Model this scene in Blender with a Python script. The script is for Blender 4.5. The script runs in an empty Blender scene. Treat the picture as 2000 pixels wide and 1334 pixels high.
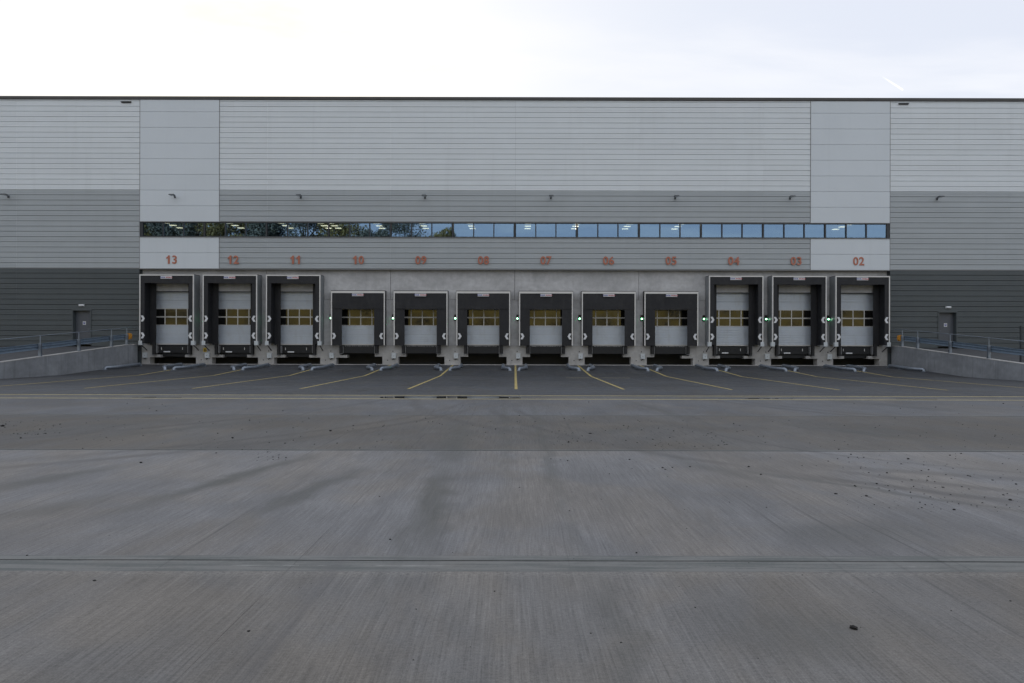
import bpy, math, random
from mathutils import Vector, Matrix, noise as mnoise

random.seed(7)
S = bpy.context.scene
COL = S.collection
R = math.radians

# ------------------------------------------------------------------ camera
cam_d = bpy.data.cameras.new('camera')
cam_d.lens = 24.0
cam_d.sensor_width = 36.0
cam_d.shift_x = -0.0025
cam_d.shift_y = 0.004
cam_d.clip_end = 3000
cam = bpy.data.objects.new('camera', cam_d)
cam.location = (0, 0, 1.62)
cam.rotation_euler = (Matrix.Rotation(R(90), 3, 'X') @ Matrix.Rotation(0.0023, 3, 'Z')).to_euler()
COL.objects.link(cam)
S.camera = cam

# ------------------------------------------------------------------ light
SUN_EL, SUN_AZ = R(15.5), R(-20)          # behind the warehouse, a little to the left
EXPOSURE = 1.25
SKY_STRENGTH = 0.15
sd = Vector((math.sin(SUN_AZ) * math.cos(SUN_EL), math.cos(SUN_AZ) * math.cos(SUN_EL), math.sin(SUN_EL)))
sun_d = bpy.data.lights.new('sun', 'SUN')
sun_d.energy = 2.0
sun_d.angle = R(0.5)
sun_d.color = (1.0, 0.9, 0.76)
sun = bpy.data.objects.new('sun', sun_d)
sun.rotation_euler = sd.to_track_quat('Z', 'Y').to_euler()
sun.location = (0, 0, 60)
COL.objects.link(sun)

W = bpy.data.worlds.new('World')
S.world = W
W.use_nodes = True
wn, wl = W.node_tree.nodes, W.node_tree.links
wn.clear()


def mk(nodes, links):
    """tiny helpers for wiring nodes"""
    def N(t, **kw):
        n = nodes.new(t)
        for k, v in kw.items():
            if k.startswith('i_'):
                n.inputs[int(k[2:])].default_value = v
            else:
                setattr(n, k, v)
        return n

    def put(sock, v):
        if isinstance(v, bpy.types.NodeSocket):
            links.new(v, sock)
        else:
            sock.default_value = v

    def M(op, a, b=0.0, c=None, clamp=False):
        n = nodes.new('ShaderNodeMath')
        n.operation = op
        n.use_clamp = clamp
        put(n.inputs[0], a)
        put(n.inputs[1], b)
        if c is not None:
            put(n.inputs[2], c)
        return n.outputs[0]

    def RNG(v, a, b, c=0.0, d=1.0, smooth=True):
        n = nodes.new('ShaderNodeMapRange')
        if smooth:
            n.interpolation_type = 'SMOOTHSTEP'
        put(n.inputs[0], v)
        put(n.inputs[1], a); put(n.inputs[2], b); put(n.inputs[3], c); put(n.inputs[4], d)
        return n.outputs[0]

    def MIX(f, a, b, blend='MIX'):
        n = nodes.new('ShaderNodeMix')
        n.data_type = 'RGBA'
        n.blend_type = blend
        put(n.inputs[0], f); put(n.inputs[6], a); put(n.inputs[7], b)
        return n.outputs[2]

    def NOISE(vec, scale, detail=4.0, rough=0.55, dist=0.0):
        n = nodes.new('ShaderNodeTexNoise')
        if vec is not None:
            links.new(vec, n.inputs['Vector'])
        n.inputs['Scale'].default_value = scale
        n.inputs['Detail'].default_value = detail
        n.inputs['Roughness'].default_value = rough
        n.inputs['Distortion'].default_value = dist
        return n.outputs[0]

    def MAP(vec, loc=(0, 0, 0), rot=(0, 0, 0), scale=(1, 1, 1), kind='POINT'):
        n = nodes.new('ShaderNodeMapping')
        n.vector_type = kind
        links.new(vec, n.inputs[0])
        n.inputs[1].default_value = loc
        n.inputs[2].default_value = rot
        n.inputs[3].default_value = scale
        return n.outputs[0]
    return N, put, M, RNG, MIX, NOISE, MAP


N, put, M, RNG, MIX, NOISE, MAP = mk(wn, wl)
sky = N('ShaderNodeTexSky')
sky.sky_type = 'NISHITA'
sky.sun_disc = False
sky.sun_elevation = SUN_EL
sky.sun_rotation = SUN_AZ
sky.altitude = 50
sky.air_density = 1.0
sky.dust_density = 1.6
sky.ozone_density = 1.0
tc = N('ShaderNodeTexCoord')
dirv = tc.outputs['Generated']
sep = N('ShaderNodeSeparateXYZ')
wl.new(dirv, sep.inputs[0])
zc = M('MAXIMUM', sep.outputs[2], 0.0)
den = M('ADD', zc, 0.12)
comb = N('ShaderNodeCombineXYZ')
put(comb.inputs[0], M('DIVIDE', sep.outputs[0], den))
put(comb.inputs[1], M('DIVIDE', sep.outputs[1], den))
cl1 = NOISE(MAP(comb.outputs[0], loc=(0.4, 1.3, 0), rot=(0, 0, R(-35)), scale=(0.75, 1.9, 1)), 1.15, 7, 0.56, 0.35)
cl2 = NOISE(MAP(comb.outputs[0], loc=(3.1, 0.2, 0)), 0.42, 3, 0.5)
cloud = M('MULTIPLY', RNG(cl1, 0.44, 0.70), RNG(cl2, 0.36, 0.62, 0.25, 1.0))
# sun haze: cloud veil brightens towards the sun
dotn = N('ShaderNodeVectorMath', operation='DOT_PRODUCT')
wl.new(dirv, dotn.inputs[0])
dotn.inputs[1].default_value = sd
veil = M('POWER', M('MAXIMUM', dotn.outputs['Value'], 0.0), 12.0)
cloudc = MIX(veil, (3.3, 3.25, 3.2, 1), (2.8, 2.62, 2.15, 1))
haze = MIX(veil, (2.2, 2.32, 2.62, 1), (3.05, 3.03, 2.95, 1))
base = MIX(0.975, sky.outputs[0], haze)
base = MIX(M('MULTIPLY', cloud, 0.85), base, cloudc)
# a short vapour trail on the right
cn = Vector((0, 0, 0))


def px_dir(x, y):
    return Vector(((x - 1005) / 1333.3, 1.0, (675 - y) / 1333.3)).normalized()


t0, t1 = px_dir(1722, 148), px_dir(1761, 173)
tn = t0.cross(t1).normalized()
tm = (t1 - t0).normalized()
d1 = N('ShaderNodeVectorMath', operation='DOT_PRODUCT'); wl.new(dirv, d1.inputs[0]); d1.inputs[1].default_value = tn
d2 = N('ShaderNodeVectorMath', operation='DOT_PRODUCT'); wl.new(dirv, d2.inputs[0]); d2.inputs[1].default_value = tm
a0, a1 = t0.dot(tm), t1.dot(tm)
across = RNG(M('ABSOLUTE', d1.outputs['Value']), 0.0002, 0.0011, 1.0, 0.0)
along = M('MULTIPLY', RNG(d2.outputs['Value'], a0 - 0.004, a1, 0.0, 1.0), RNG(d2.outputs['Value'], a1, a1 + 0.0015, 1.0, 0.0))
front = RNG(sep.outputs[1], 0.1, 0.2)
trail = M('MULTIPLY', M('MULTIPLY', across, along), front)
base = MIX(M('MULTIPLY', trail, 0.3), base, (9, 9, 9, 1))
bg = N('ShaderNodeBackground')
wl.new(base, bg.inputs[0])
bg.inputs[1].default_value = SKY_STRENGTH
wo = N('ShaderNodeOutputWorld')
wl.new(bg.outputs[0], wo.inputs[0])

S.view_settings.view_transform = 'Standard'
S.view_settings.look = 'None'
S.view_settings.exposure = EXPOSURE
S.view_settings.gamma = 1
S.view_settings.use_curve_mapping = False
S.render.engine = 'CYCLES'
S.cycles.max_bounces = 8
S.cycles.sample_clamp_indirect = 6


# ------------------------------------------------------------------ materials
def new_mat(name):
    m = bpy.data.materials.new(name)
    m.use_nodes = True
    m.node_tree.nodes.clear()
    h = mk(m.node_tree.nodes, m.node_tree.links)
    N = h[0]
    out = N('ShaderNodeOutputMaterial')
    b = N('ShaderNodeBsdfPrincipled')
    m.node_tree.links.new(b.outputs[0], out.inputs[0])
    return m, b, out, h


def surface(name, col, rough=0.5, metal=0.0, var=0.08, scale=3.0, stretch=(1, 1, 1), bump=0.0, bscale=60.0, rand=0.0, runs=0.0,
            spec=0.5, dirt=0.0, dirtcol=(0.05, 0.045, 0.04)):
    m, b, out, (N, put, M, RNG, MIX, NOISE, MAP) = new_mat(name)
    L = m.node_tree.links
    geo = N('ShaderNodeNewGeometry').outputs['Position']
    v = NOISE(MAP(geo, scale=stretch), scale, 5, 0.6)
    f = RNG(v, 0.25, 0.75, 1 - var, 1 + var, smooth=False)
    if rand:
        oi = N('ShaderNodeObjectInfo').outputs['Random']
        f = M('MULTIPLY', f, RNG(oi, 0, 1, 1 - rand, 1 + rand, smooth=False))
    vm = N('ShaderNodeVectorMath', operation='SCALE')
    vm.inputs[0].default_value = col
    L.new(f, vm.inputs[3])
    c = vm.outputs[0]
    if runs:
        rn = NOISE(MAP(geo, scale=(2.2, 1, 0.12)), 1.0, 5, 0.65)
        c = MIX(M('MULTIPLY', RNG(rn, 0.5, 0.8), runs), c, (col[0] * 0.55, col[1] * 0.54, col[2] * 0.52, 1))
    if dirt:
        d = NOISE(MAP(geo, scale=(1.2, 1.2, 0.35)), 2.3, 6, 0.65)
        c = MIX(M('MULTIPLY', RNG(d, 0.48, 0.78), dirt), c, (*dirtcol, 1))
    L.new(c, b.inputs['Base Color'])
    b.inputs['Metallic'].default_value = metal
    b.inputs['Specular IOR Level'].default_value = spec
    r = NOISE(geo, scale * 2.3, 3)
    L.new(RNG(r, 0.2, 0.8, max(0.02, rough - 0.08), min(1, rough + 0.08)), b.inputs['Roughness'])
    if bump:
        bn = N('ShaderNodeBump')
        bn.inputs['Strength'].default_value = bump
        bn.inputs['Distance'].default_value = 0.01
        L.new(NOISE(geo, bscale, 4), bn.inputs['Height'])
        L.new(bn.outputs[0], b.inputs['Normal'])
    return m


def emitter(name, col, strength):
    m, b, out, h = new_mat(name)
    b.inputs['Base Color'].default_value = (*col, 1)
    b.inputs['Emission Color'].default_value = (*col, 1)
    b.inputs['Emission Strength'].default_value = strength
    return m


def concrete_wall(name, col, streak=0.35):
    m, b, out, (N, put, M, RNG, MIX, NOISE, MAP) = new_mat(name)
    L = m.node_tree.links
    geo = N('ShaderNodeNewGeometry').outputs['Position']
    big = NOISE(MAP(geo, scale=(1, 1, 1.6)), 0.55, 5, 0.6, 0.4)
    mid = NOISE(geo, 3.5, 6, 0.65)
    st = NOISE(MAP(geo, scale=(6, 6, 0.35)), 1.0, 5, 0.6)
    fine = NOISE(geo, 45, 4, 0.6)
    f = M('MULTIPLY', RNG(big, 0.3, 0.7, 0.84, 1.14), RNG(mid, 0.25, 0.75, 0.9, 1.1))
    f = M('MULTIPLY', f, RNG(fine, 0.3, 0.7, 0.95, 1.05))
    vm = N('ShaderNodeVectorMath', operation='SCALE')
    vm.inputs[0].default_value = col
    L.new(f, vm.inputs[3])
    c = MIX(M('MULTIPLY', RNG(st, 0.5, 0.8), streak), vm.outputs[0], (col[0] * 0.5, col[1] * 0.5, col[2] * 0.5, 1))
    lime = NOISE(MAP(geo, loc=(5, 2, 1), scale=(3, 3, 0.8)), 1.3, 5, 0.7)
    c = MIX(M('MULTIPLY', RNG(lime, 0.6, 0.8), 0.25), c, (0.5, 0.5, 0.5, 1))
    # formwork blowholes
    vo = N('ShaderNodeTexVoronoi')
    L.new(geo, vo.inputs['Vector'])
    vo.inputs['Scale'].default_value = 3.2
    hole = RNG(vo.outputs['Distance'], 0.03, 0.07, 1.0, 0.0)
    c = MIX(M('MULTIPLY', hole, 0.35), c, (0.06, 0.06, 0.06, 1))
    L.new(c, b.inputs['Base Color'])
    b.inputs['Roughness'].default_value = 0.85
    bn = N('ShaderNodeBump')
    bn.inputs['Strength'].default_value = 0.35
    bn.inputs['Distance'].default_value = 0.01
    L.new(M('ADD', mid, M('MULTIPLY', fine, 0.5)), bn.inputs['Height'])
    L.new(bn.outputs[0], b.inputs['Normal'])
    return m


# -- the yard: broom-finished concrete, tone per slab through obj.color
def yard_material():
    m, b, out, (N, put, M, RNG, MIX, NOISE, MAP) = new_mat('broomed_concrete')
    L = m.node_tree.links
    geo = N('ShaderNodeNewGeometry').outputs['Position']
    oi = N('ShaderNodeObjectInfo')
    sp = N('ShaderNodeSeparateXYZ')
    L.new(geo, sp.inputs[0])
    X, Y = sp.outputs[0], sp.outputs[1]
    warp = NOISE(geo, 0.35, 2)
    # broom lines: run away from the building, slightly wavering
    wv = N('ShaderNodeVectorMath', operation='ADD')
    L.new(geo, wv.inputs[0])
    cb = N('ShaderNodeCombineXYZ')
    L.new(M('MULTIPLY', warp, 0.12), cb.inputs[0])
    L.new(cb.outputs[0], wv.inputs[1])
    P = wv.outputs[0]
    br1 = NOISE(MAP(P, scale=(26, 0.35, 1)), 1.0, 3, 0.7)
    br2 = NOISE(MAP(P, scale=(75, 1.6, 1)), 1.0, 3, 0.75)
    br3 = NOISE(MAP(P, scale=(5.5, 0.10, 1)), 1.0, 4, 0.6)
    grain = NOISE(MAP(geo, scale=(0.8, 1.5, 1)), 34, 6, 0.75)
    spk = NOISE(geo, 120, 3, 0.6)
    big = NOISE(geo, 0.28, 5, 0.6, 0.6)
    mid = NOISE(MAP(geo, scale=(1.6, 0.8, 1)), 1.1, 6, 0.68, 0.3)
    f = RNG(big, 0.3, 0.7, 0.86, 1.10)
    f = M('MULTIPLY', f, RNG(mid, 0.28, 0.72, 0.84, 1.12))
    trow = None
    for yj, lo, hi in ((5.14, 0.25, 0.13), (10.55, 0.07, 0.10), (15.86, 0.08, 0.10)):
        d = M('SUBTRACT', Y, M('ADD', yj, M('MULTIPLY', X, 0.004)))
        k = M('MULTIPLY', RNG(d, -lo, -lo + 0.012), RNG(d, hi - 0.012, hi, 1.0, 0.0))
        trow = k if trow is None else M('MAXIMUM', trow, k)
    nt = M('SUBTRACT', 1.0, M('MULTIPLY', trow, 0.9))
    s = M('ADD', M('MULTIPLY', M('SUBTRACT', br1, 0.5), 0.38), M('MULTIPLY', M('SUBTRACT', br2, 0.5), 1.05))
    s = M('ADD', s, M('MULTIPLY', M('SUBTRACT', br3, 0.5), 0.10))
    s = M('ADD', s, M('MULTIPLY', M('SUBTRACT', grain, 0.5), 1.15))
    s = M('ADD', M('MULTIPLY', s, nt), 1.0)
    f = M('MULTIPLY', f, s)
    f = M('MULTIPLY', f, RNG(spk, 0.3, 0.7, 0.84, 1.16))
    vm = N('ShaderNodeVectorMath', operation='SCALE')
    vm.inputs[0].default_value = (0.172, 0.169, 0.163)
    L.new(f, vm.inputs[3])
    c = MIX(1.0, vm.outputs[0], oi.outputs['Color'], 'MULTIPLY')
    hue = NOISE(MAP(geo, loc=(9, 4, 0), scale=(1, 0.6, 1)), 0.7, 4, 0.6, 0.5)
    c = MIX(1.0, c, MIX(RNG(hue, 0.35, 0.62), (1.045, 1.0, 0.945, 1), (0.985, 1.0, 1.03, 1)), 'MULTIPLY')
    # trowelled joint margins
    tint = MIX(0.6, vm.outputs[0], (0.17, 0.18, 0.18, 1))
    line = M('ADD', M('MULTIPLY', NOISE(MAP(geo, scale=(0.9, 14, 1)), 1.0, 5, 0.7, 0.3), 0.75), M('MULTIPLY', grain, 0.25))
    tcol = MIX(RNG(line, 0.44, 0.56), (0.115, 0.125, 0.122, 1), (0.18, 0.185, 0.18, 1))
    c = MIX(M('MULTIPLY', trow, RNG(mid, 0.3, 0.6, 0.55, 0.95)), c, tcol)
    lip = RNG(M('ABSOLUTE', M('SUBTRACT', Y, 5.02)), 0.006, 0.016, 1.0, 0.0)
    c = MIX(M('MULTIPLY', M('MULTIPLY', lip, RNG(NOISE(MAP(geo, scale=(1.1, 0.1, 1)), 1.0, 5, 0.7), 0.52, 0.62)), 0.5), c, (0.34, 0.34, 0.33, 1))
    seam = None
    for yj, w_ in ((-0.2, 0.010), (10.55, 0.020), (15.86, 0.020), (27.2, 0.03), (31.7, 0.04), (36.2, 0.05), (5.14, 0.008)):
        dd = M('ABSOLUTE', M('SUBTRACT', Y, M('ADD', yj, M('MULTIPLY', M('SUBTRACT', mid, 0.5), w_))))
        k = RNG(dd, w_ * 0.9, w_ * 1.7, 1.0, 0.0)
        seam = k if seam is None else M('MAXIMUM', seam, k)
    c = MIX(M('MULTIPLY', seam, RNG(br3, 0.3, 0.6, 0.55, 0.95)), c, (0.05, 0.05, 0.05, 1))
    thin = NOISE(MAP(P, scale=(11, 0.10, 1)), 1.0, 2, 0.6)
    c = MIX(M('MULTIPLY', RNG(thin, 0.645, 0.70), RNG(mid, 0.4, 0.6, 0.15, 0.5)), c, (0.07, 0.07, 0.07, 1))
    # crumbled light edge in front of the near joint
    edge = M('MULTIPLY', RNG(M('SUBTRACT', Y, 4.89), -0.16, -0.02), RNG(M('SUBTRACT', Y, 4.89), -0.01, 0.0, 1.0, 0.0))
    c = MIX(M('MULTIPLY', M('MULTIPLY', edge, RNG(grain, 0.42, 0.6)), 0.45), c, (0.28, 0.27, 0.25, 1))
    # stains: soft damp or oily patches with a shape of their own (centre, half sizes, turn, strength)
    wob = N('ShaderNodeVectorMath', operation='SCALE')
    nz = N('ShaderNodeTexNoise')
    L.new(geo, nz.inputs['Vector'])
    nz.inputs['Scale'].default_value = 1.7
    nz.inputs['Detail'].default_value = 5
    L.new(nz.outputs['Color'], wob.inputs[0])
    wob.inputs[3].default_value = 0.5
    wa = N('ShaderNodeVectorMath', operation='ADD')
    L.new(geo, wa.inputs[0])
    L.new(wob.outputs[0], wa.inputs[1])
    off = 0.25
    stain = None
    for cx, cy, a, bb, rot, k in (
            (-1.0, 11.8, 0.35, 3.4, 3, 0.62), (-0.82, 7.2, 0.22, 2.2, 4, 0.75), (-3.4, 8.4, 0.2, 2.2, -14, 0.75), (-2.25, 7.6, 0.2, 1.7, -12, 0.65),
            (-5.6, 8.2, 0.3, 1.4, -22, 0.6), (-4.6, 6.7, 0.3, 0.9, -30, 0.4), (2.6, 9.2, 0.22, 2.2, 24, 0.35),
            (4.2, 7.6, 0.10, 2.8, 42, 0.55), (1.7, 3.9, 0.6, 0.5, 0, 0.35), (3.0, 5.9, 0.9, 0.5, 10, 0.4),
            (6.4, 12.9, 0.3, 2.6, 30, 0.5), (7.2, 13.2, 0.3, 3.0, 34, 0.4), (-6.4, 13.2, 0.25, 2.8, -36, 0.5),
            (-8.6, 13.0, 0.25, 3.0, -40, 0.5), (2.2, 13.2, 1.1, 0.25, 40, 0.45), (-0.9, 6.9, 0.12, 3.0, 0, 0.4),
            (0.5, 12.5, 0.12, 9.0, 0, 0.45), (-0.2, 14.5, 0.12, 8.0, 1, 0.4), (3.6, 17.5, 0.15, 5, 6, 0.5), (10.5, 18.5, 0.3, 3.5, 25, 0.4),
            (-9.0, 18.6, 0.3, 3.5, -22, 0.4), (0.6, 3.8, 0.10, 1.6, 1, 0.35)):
        q = MAP(wa.outputs[0], loc=(cx + off, cy + off, 0.25), rot=(0, 0, R(rot)), scale=(a, bb, 1000), kind='TEXTURE')
        ln = N('ShaderNodeVectorMath', operation='LENGTH')
        L.new(q, ln.inputs[0])
        k_ = RNG(ln.outputs['Value'], 0.15, 1.2, min(1, k * 1.25), 0.0)
        stain = k_ if stain is None else M('MAXIMUM', stain, k_)
    stain = M('MULTIPLY', stain, RNG(br1, 0.2, 0.7, 0.65, 1.1))
    c = MIX(M('MULTIPLY', stain, 0.8, clamp=True), c, (0.070, 0.073, 0.068, 1))
    # sweeping tyre marks left by turning trailers
    tyre = None
    for cx, cy, r_, w_, k in ((14.5, 19.2, 15.2, 0.12, 0.55), (14.5, 19.2, 14.6, 0.10, 0.4), (11.0, 21.5, 14.0, 0.16, 0.4), (-15, 20.5, 14.2, 0.13, 0.5),
                              (-15, 20.5, 13.6, 0.10, 0.4), (-21, 24, 17.5, 0.14, 0.45), (20, 24, 14.5, 0.12, 0.5), (20, 24, 13.9, 0.12, 0.4),
                              (9.0, 13.6, 5.4, 0.06, 0.35)):
        dx = M('SUBTRACT', X, cx)
        dy = M('SUBTRACT', Y, cy)
        rr = M('SQRT', M('ADD', M('MULTIPLY', dx, dx), M('MULTIPLY', dy, dy)))
        rr = M('ADD', rr, M('MULTIPLY', M('SUBTRACT', mid, 0.5), 0.2))
        k_ = RNG(M('ABSOLUTE', M('SUBTRACT', rr, r_)), w_ * 0.3, w_ * 1.6, k, 0.0)
        tyre = k_ if tyre is None else M('MAXIMUM', tyre, k_)
    tyre = M('MULTIPLY', tyre, M('MULTIPLY', RNG(big, 0.35, 0.62), RNG(grain, 0.3, 0.6, 0.5, 1.0)))
    c = MIX(tyre, c, (0.06, 0.058, 0.056, 1))
    # straight tracks running to the docks
    tr = NOISE(MAP(geo, scale=(1.8, 0.03, 1)), 1.0, 3, 0.6)
    c = MIX(M('MULTIPLY', RNG(tr, 0.56, 0.76), 0.4), c, (0.10, 0.10, 0.105, 1))
    # small pits
    vo = N('ShaderNodeTexVoronoi')
    L.new(geo, vo.inputs['Vector'])
    vo.inputs['Scale'].default_value = 4.5
    pit = M('MULTIPLY', RNG(vo.outputs['Distance'], 0.02, 0.05, 1.0, 0.0), RNG(mid, 0.45, 0.6))
    c = MIX(M('MULTIPLY', pit, 0.6), c, (0.04, 0.04, 0.04, 1))
    L.new(c, b.inputs['Base Color'])
    damp = RNG(Y, 20.0, 24.0, 0.0, 1.0)
    rg = RNG(mid, 0.3, 0.7, 0.72, 0.92)
    rg = M('SUBTRACT', rg, M('MULTIPLY', damp, 0.22))
    rg = M('SUBTRACT', rg, M('MULTIPLY', stain, 0.15))
    L.new(rg, b.inputs['Roughness'])
    b.inputs['Specular IOR Level'].default_value = 0.35
    bn = N('ShaderNodeBump')
    bn.inputs['Strength'].default_value = 0.5
    bn.inputs['Distance'].default_value = 0.006
    hh = M('ADD', M('MULTIPLY', M('ADD', M('MULTIPLY', br1, 0.7), M('MULTIPLY', br2, 0.6)), nt), M('MULTIPLY', grain, 0.7))
    L.new(hh, bn.inputs['Height'])
    L.new(bn.outputs[0], b.inputs['Normal'])
    return m


def glass_material(name, refl, trans, tint):
    m, b, out, (N, put, M, RNG, MIX, NOISE, MAP) = new_mat(name)
    L = m.node_tree.links
    m.node_tree.nodes.remove(b)
    geo = N('ShaderNodeNewGeometry').outputs['Position']
    gl = N('ShaderNodeBsdfGlossy')
    gl.inputs['Roughness'].default_value = 0.01
    gl.inputs['Color'].default_value = (*refl, 1)
    bn = N('ShaderNodeBump')
    bn.inputs['Strength'].default_value = 0.06
    bn.inputs['Distance'].default_value = 0.02
    L.new(NOISE(geo, 0.9, 1), bn.inputs['Height'])
    L.new(bn.outputs[0], gl.inputs['Normal'])
    tr = N('ShaderNodeBsdfTransparent')
    tr.inputs['Color'].default_value = (*tint, 1)
    mx = N('ShaderNodeAddShader')
    L.new(gl.outputs[0], mx.inputs[0])
    L.new(tr.outputs[0], mx.inputs[1])
    L.new(mx.outputs[0], out.inputs[0])
    return m


MT = {}
MT['light'] = surface('light_grey_cladding', (0.675, 0.72, 0.745), 0.42, 0.0, 0.03, 0.6, (1, 1, 2), rand=0.025, bump=0.25, bscale=1.6, runs=0.09)
MT['grey'] = surface('mid_grey_cladding', (0.378, 0.412, 0.430), 0.42, 0.0, 0.04, 0.6, (1, 1, 2), rand=0.03, bump=0.25, bscale=1.6, runs=0.09)
MT['dark'] = surface('dark_grey_cladding', (0.070, 0.084, 0.090), 0.42, 0.0, 0.06, 0.7, (1, 1, 2), rand=0.025, runs=0.09)
MT['facing'] = surface('pale_flat_panel', (0.60, 0.650, 0.685), 0.38, 0.0, 0.025, 0.4, rand=0.012, runs=0.09)
MT['cap'] = surface('brown_grey_capping', (0.055, 0.053, 0.05), 0.55, 0.0, 0.08, 1.0)
MT['recess'] = surface('dark_joint', (0.05, 0.052, 0.055), 0.8)
MT['flash'] = surface('grey_flashing', (0.22, 0.225, 0.23), 0.45)
MT['lampgrey'] = surface('grey_lamp_body', (0.09, 0.10, 0.11), 0.45)
MT['frame'] = surface('anthracite_frame', (0.022, 0.027, 0.034), 0.35)
MT['white'] = surface('white_painted_trim', (0.66, 0.655, 0.63), 0.45, var=0.06, scale=2, dirt=0.2, dirtcol=(0.3, 0.28, 0.24))
MT['chevron'] = surface('white_reflective', (0.66, 0.68, 0.70), 0.35)
MT['curtain'] = surface('black_curtain_fabric', (0.016, 0.017, 0.020), 0.6, var=0.14, scale=2.5, bump=0.25, bscale=14, spec=0.4, dirt=0.35, dirtcol=(0.05, 0.05, 0.05))
MT['black'] = surface('black_rubber', (0.012, 0.012, 0.013), 0.6, bump=0.3)
MT['shelterside'] = surface('grey_shelter_sheet', (0.20, 0.215, 0.225), 0.45, var=0.1, scale=1.5)
MT['door'] = surface('silver_door_panel', (0.54, 0.60, 0.67), 0.38, 0.15, 0.05, 1.5, rand=0.03, dirt=0.25, dirtcol=(0.30, 0.29, 0.27))
MT['mullion'] = surface('pale_door_mullion', (0.62, 0.62, 0.60), 0.4)
MT['galv'] = surface('galvanised_steel', (0.24, 0.275, 0.32), 0.42, 0.5, 0.18, 6.0, bump=0.1)
MT['galvd'] = surface('dull_galvanised_beam', (0.19, 0.25, 0.32), 0.45, 0.35, 0.15, 5.0)
MT['steel'] = surface('dark_leveller_steel', (0.008, 0.009, 0.010), 0.6, 0.0, 0.2, 4.0)
MT['box'] = surface('pale_grey_plastic', (0.52, 0.56, 0.58), 0.4)
MT['number'] = surface('orange_red_letter', (0.42, 0.15, 0.095), 0.4, var=0.06)
MT['blue'] = surface('blue_print', (0.06, 0.07, 0.30), 0.5)
MT['red'] = surface('red_print', (0.42, 0.05, 0.06), 0.5)
MT['amber'] = surface('amber_reflector', (0.50, 0.22, 0.02), 0.5)
MT['yellow'] = surface('worn_yellow_paint', (0.43, 0.34, 0.12), 0.65, var=0.25, scale=9, dirt=0.85, dirtcol=(0.11, 0.11, 0.11))
MT['paleline'] = surface('faded_yellow_paint', (0.50, 0.43, 0.23), 0.65, var=0.25, scale=3, dirt=0.45, dirtcol=(0.13, 0.13, 0.12))
MT['warning'] = surface('warning_yellow', (0.60, 0.42, 0.03), 0.5)
MT['concrete'] = concrete_wall('precast_concrete', (0.48, 0.485, 0.49), 0.22)
MT['pier'] = concrete_wall('pale_pier_concrete', (0.40, 0.395, 0.38), 0.3)
MT['ramp'] = concrete_wall('stained_retaining_concrete', (0.235, 0.25, 0.268), 0.55)
MT['yard'] = yard_material()
MT['sealant'] = surface('joint_sealant', (0.035, 0.037, 0.037), 0.7)
MT['asphalt'] = surface('dark_asphalt', (0.06, 0.062, 0.066), 0.85, var=0.2, scale=2, bump=0.4, bscale=90)
MT['stone'] = surface('dark_mud_clod', (0.011, 0.010, 0.010), 0.9, bump=0.5)
MT['inside'] = surface('dim_interior', (0.10, 0.105, 0.11), 0.8)
MT['roofing'] = surface('roof_sheet', (0.20, 0.20, 0.21), 0.6)
MT['persdoor'] = surface('slate_blue_door', (0.085, 0.095, 0.112), 0.4)
MT['bark'] = surface('bark', (0.07, 0.055, 0.04), 0.9, bump=0.5)
MT['leaf'] = surface('autumn_leaves', (0.22, 0.18, 0.07), 0.7, var=0.4, scale=0.6)
MT['leafdark'] = surface('dark_leaves', (0.14, 0.15, 0.13), 0.7, var=0.4, scale=0.6)
MT['bank'] = surface('dry_bank_grass', (0.30, 0.24, 0.055), 0.9, var=0.75, scale=0.45, dirt=0.9, dirtcol=(0.05, 0.055, 0.015), bump=0.5, bscale=8)
MT['winglass'] = glass_material('coated_window_glass', (0.155, 0.235, 0.33), (0.36, 0.37, 0.34), (0.36, 0.37, 0.34))
MT['doorglass'] = surface('dark_door_pane', (0.015, 0.015, 0.014), 0.045, spec=1.0, var=0.0)
[n for n in MT['doorglass'].node_tree.nodes if n.type == 'BSDF_PRINCIPLED'][0].inputs['IOR'].default_value = 1.52
_b = [n for n in MT['doorglass'].node_tree.nodes if n.type == 'BSDF_PRINCIPLED'][0]
MT['officelight'] = emitter('office_light_panel', (1.0, 0.96, 0.78), 1.7)
MT['greenlamp'] = emitter('green_signal_lamp', (0.16, 1.0, 0.40), 3.2)
MT['greencore'] = emitter('green_signal_core', (0.75, 1.0, 0.85), 4.0)
MT['redlens'] = surface('unlit_red_lens', (0.05, 0.008, 0.008), 0.2)


def water_material():
    m, b, out, h = new_mat('puddle_water')
    b.inputs['Base Color'].default_value = (0.02, 0.022, 0.022, 1)
    b.inputs['Roughness'].default_value = 0.015
    b.inputs['IOR'].default_value = 1.33
    return m


MT['water'] = water_material()


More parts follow.
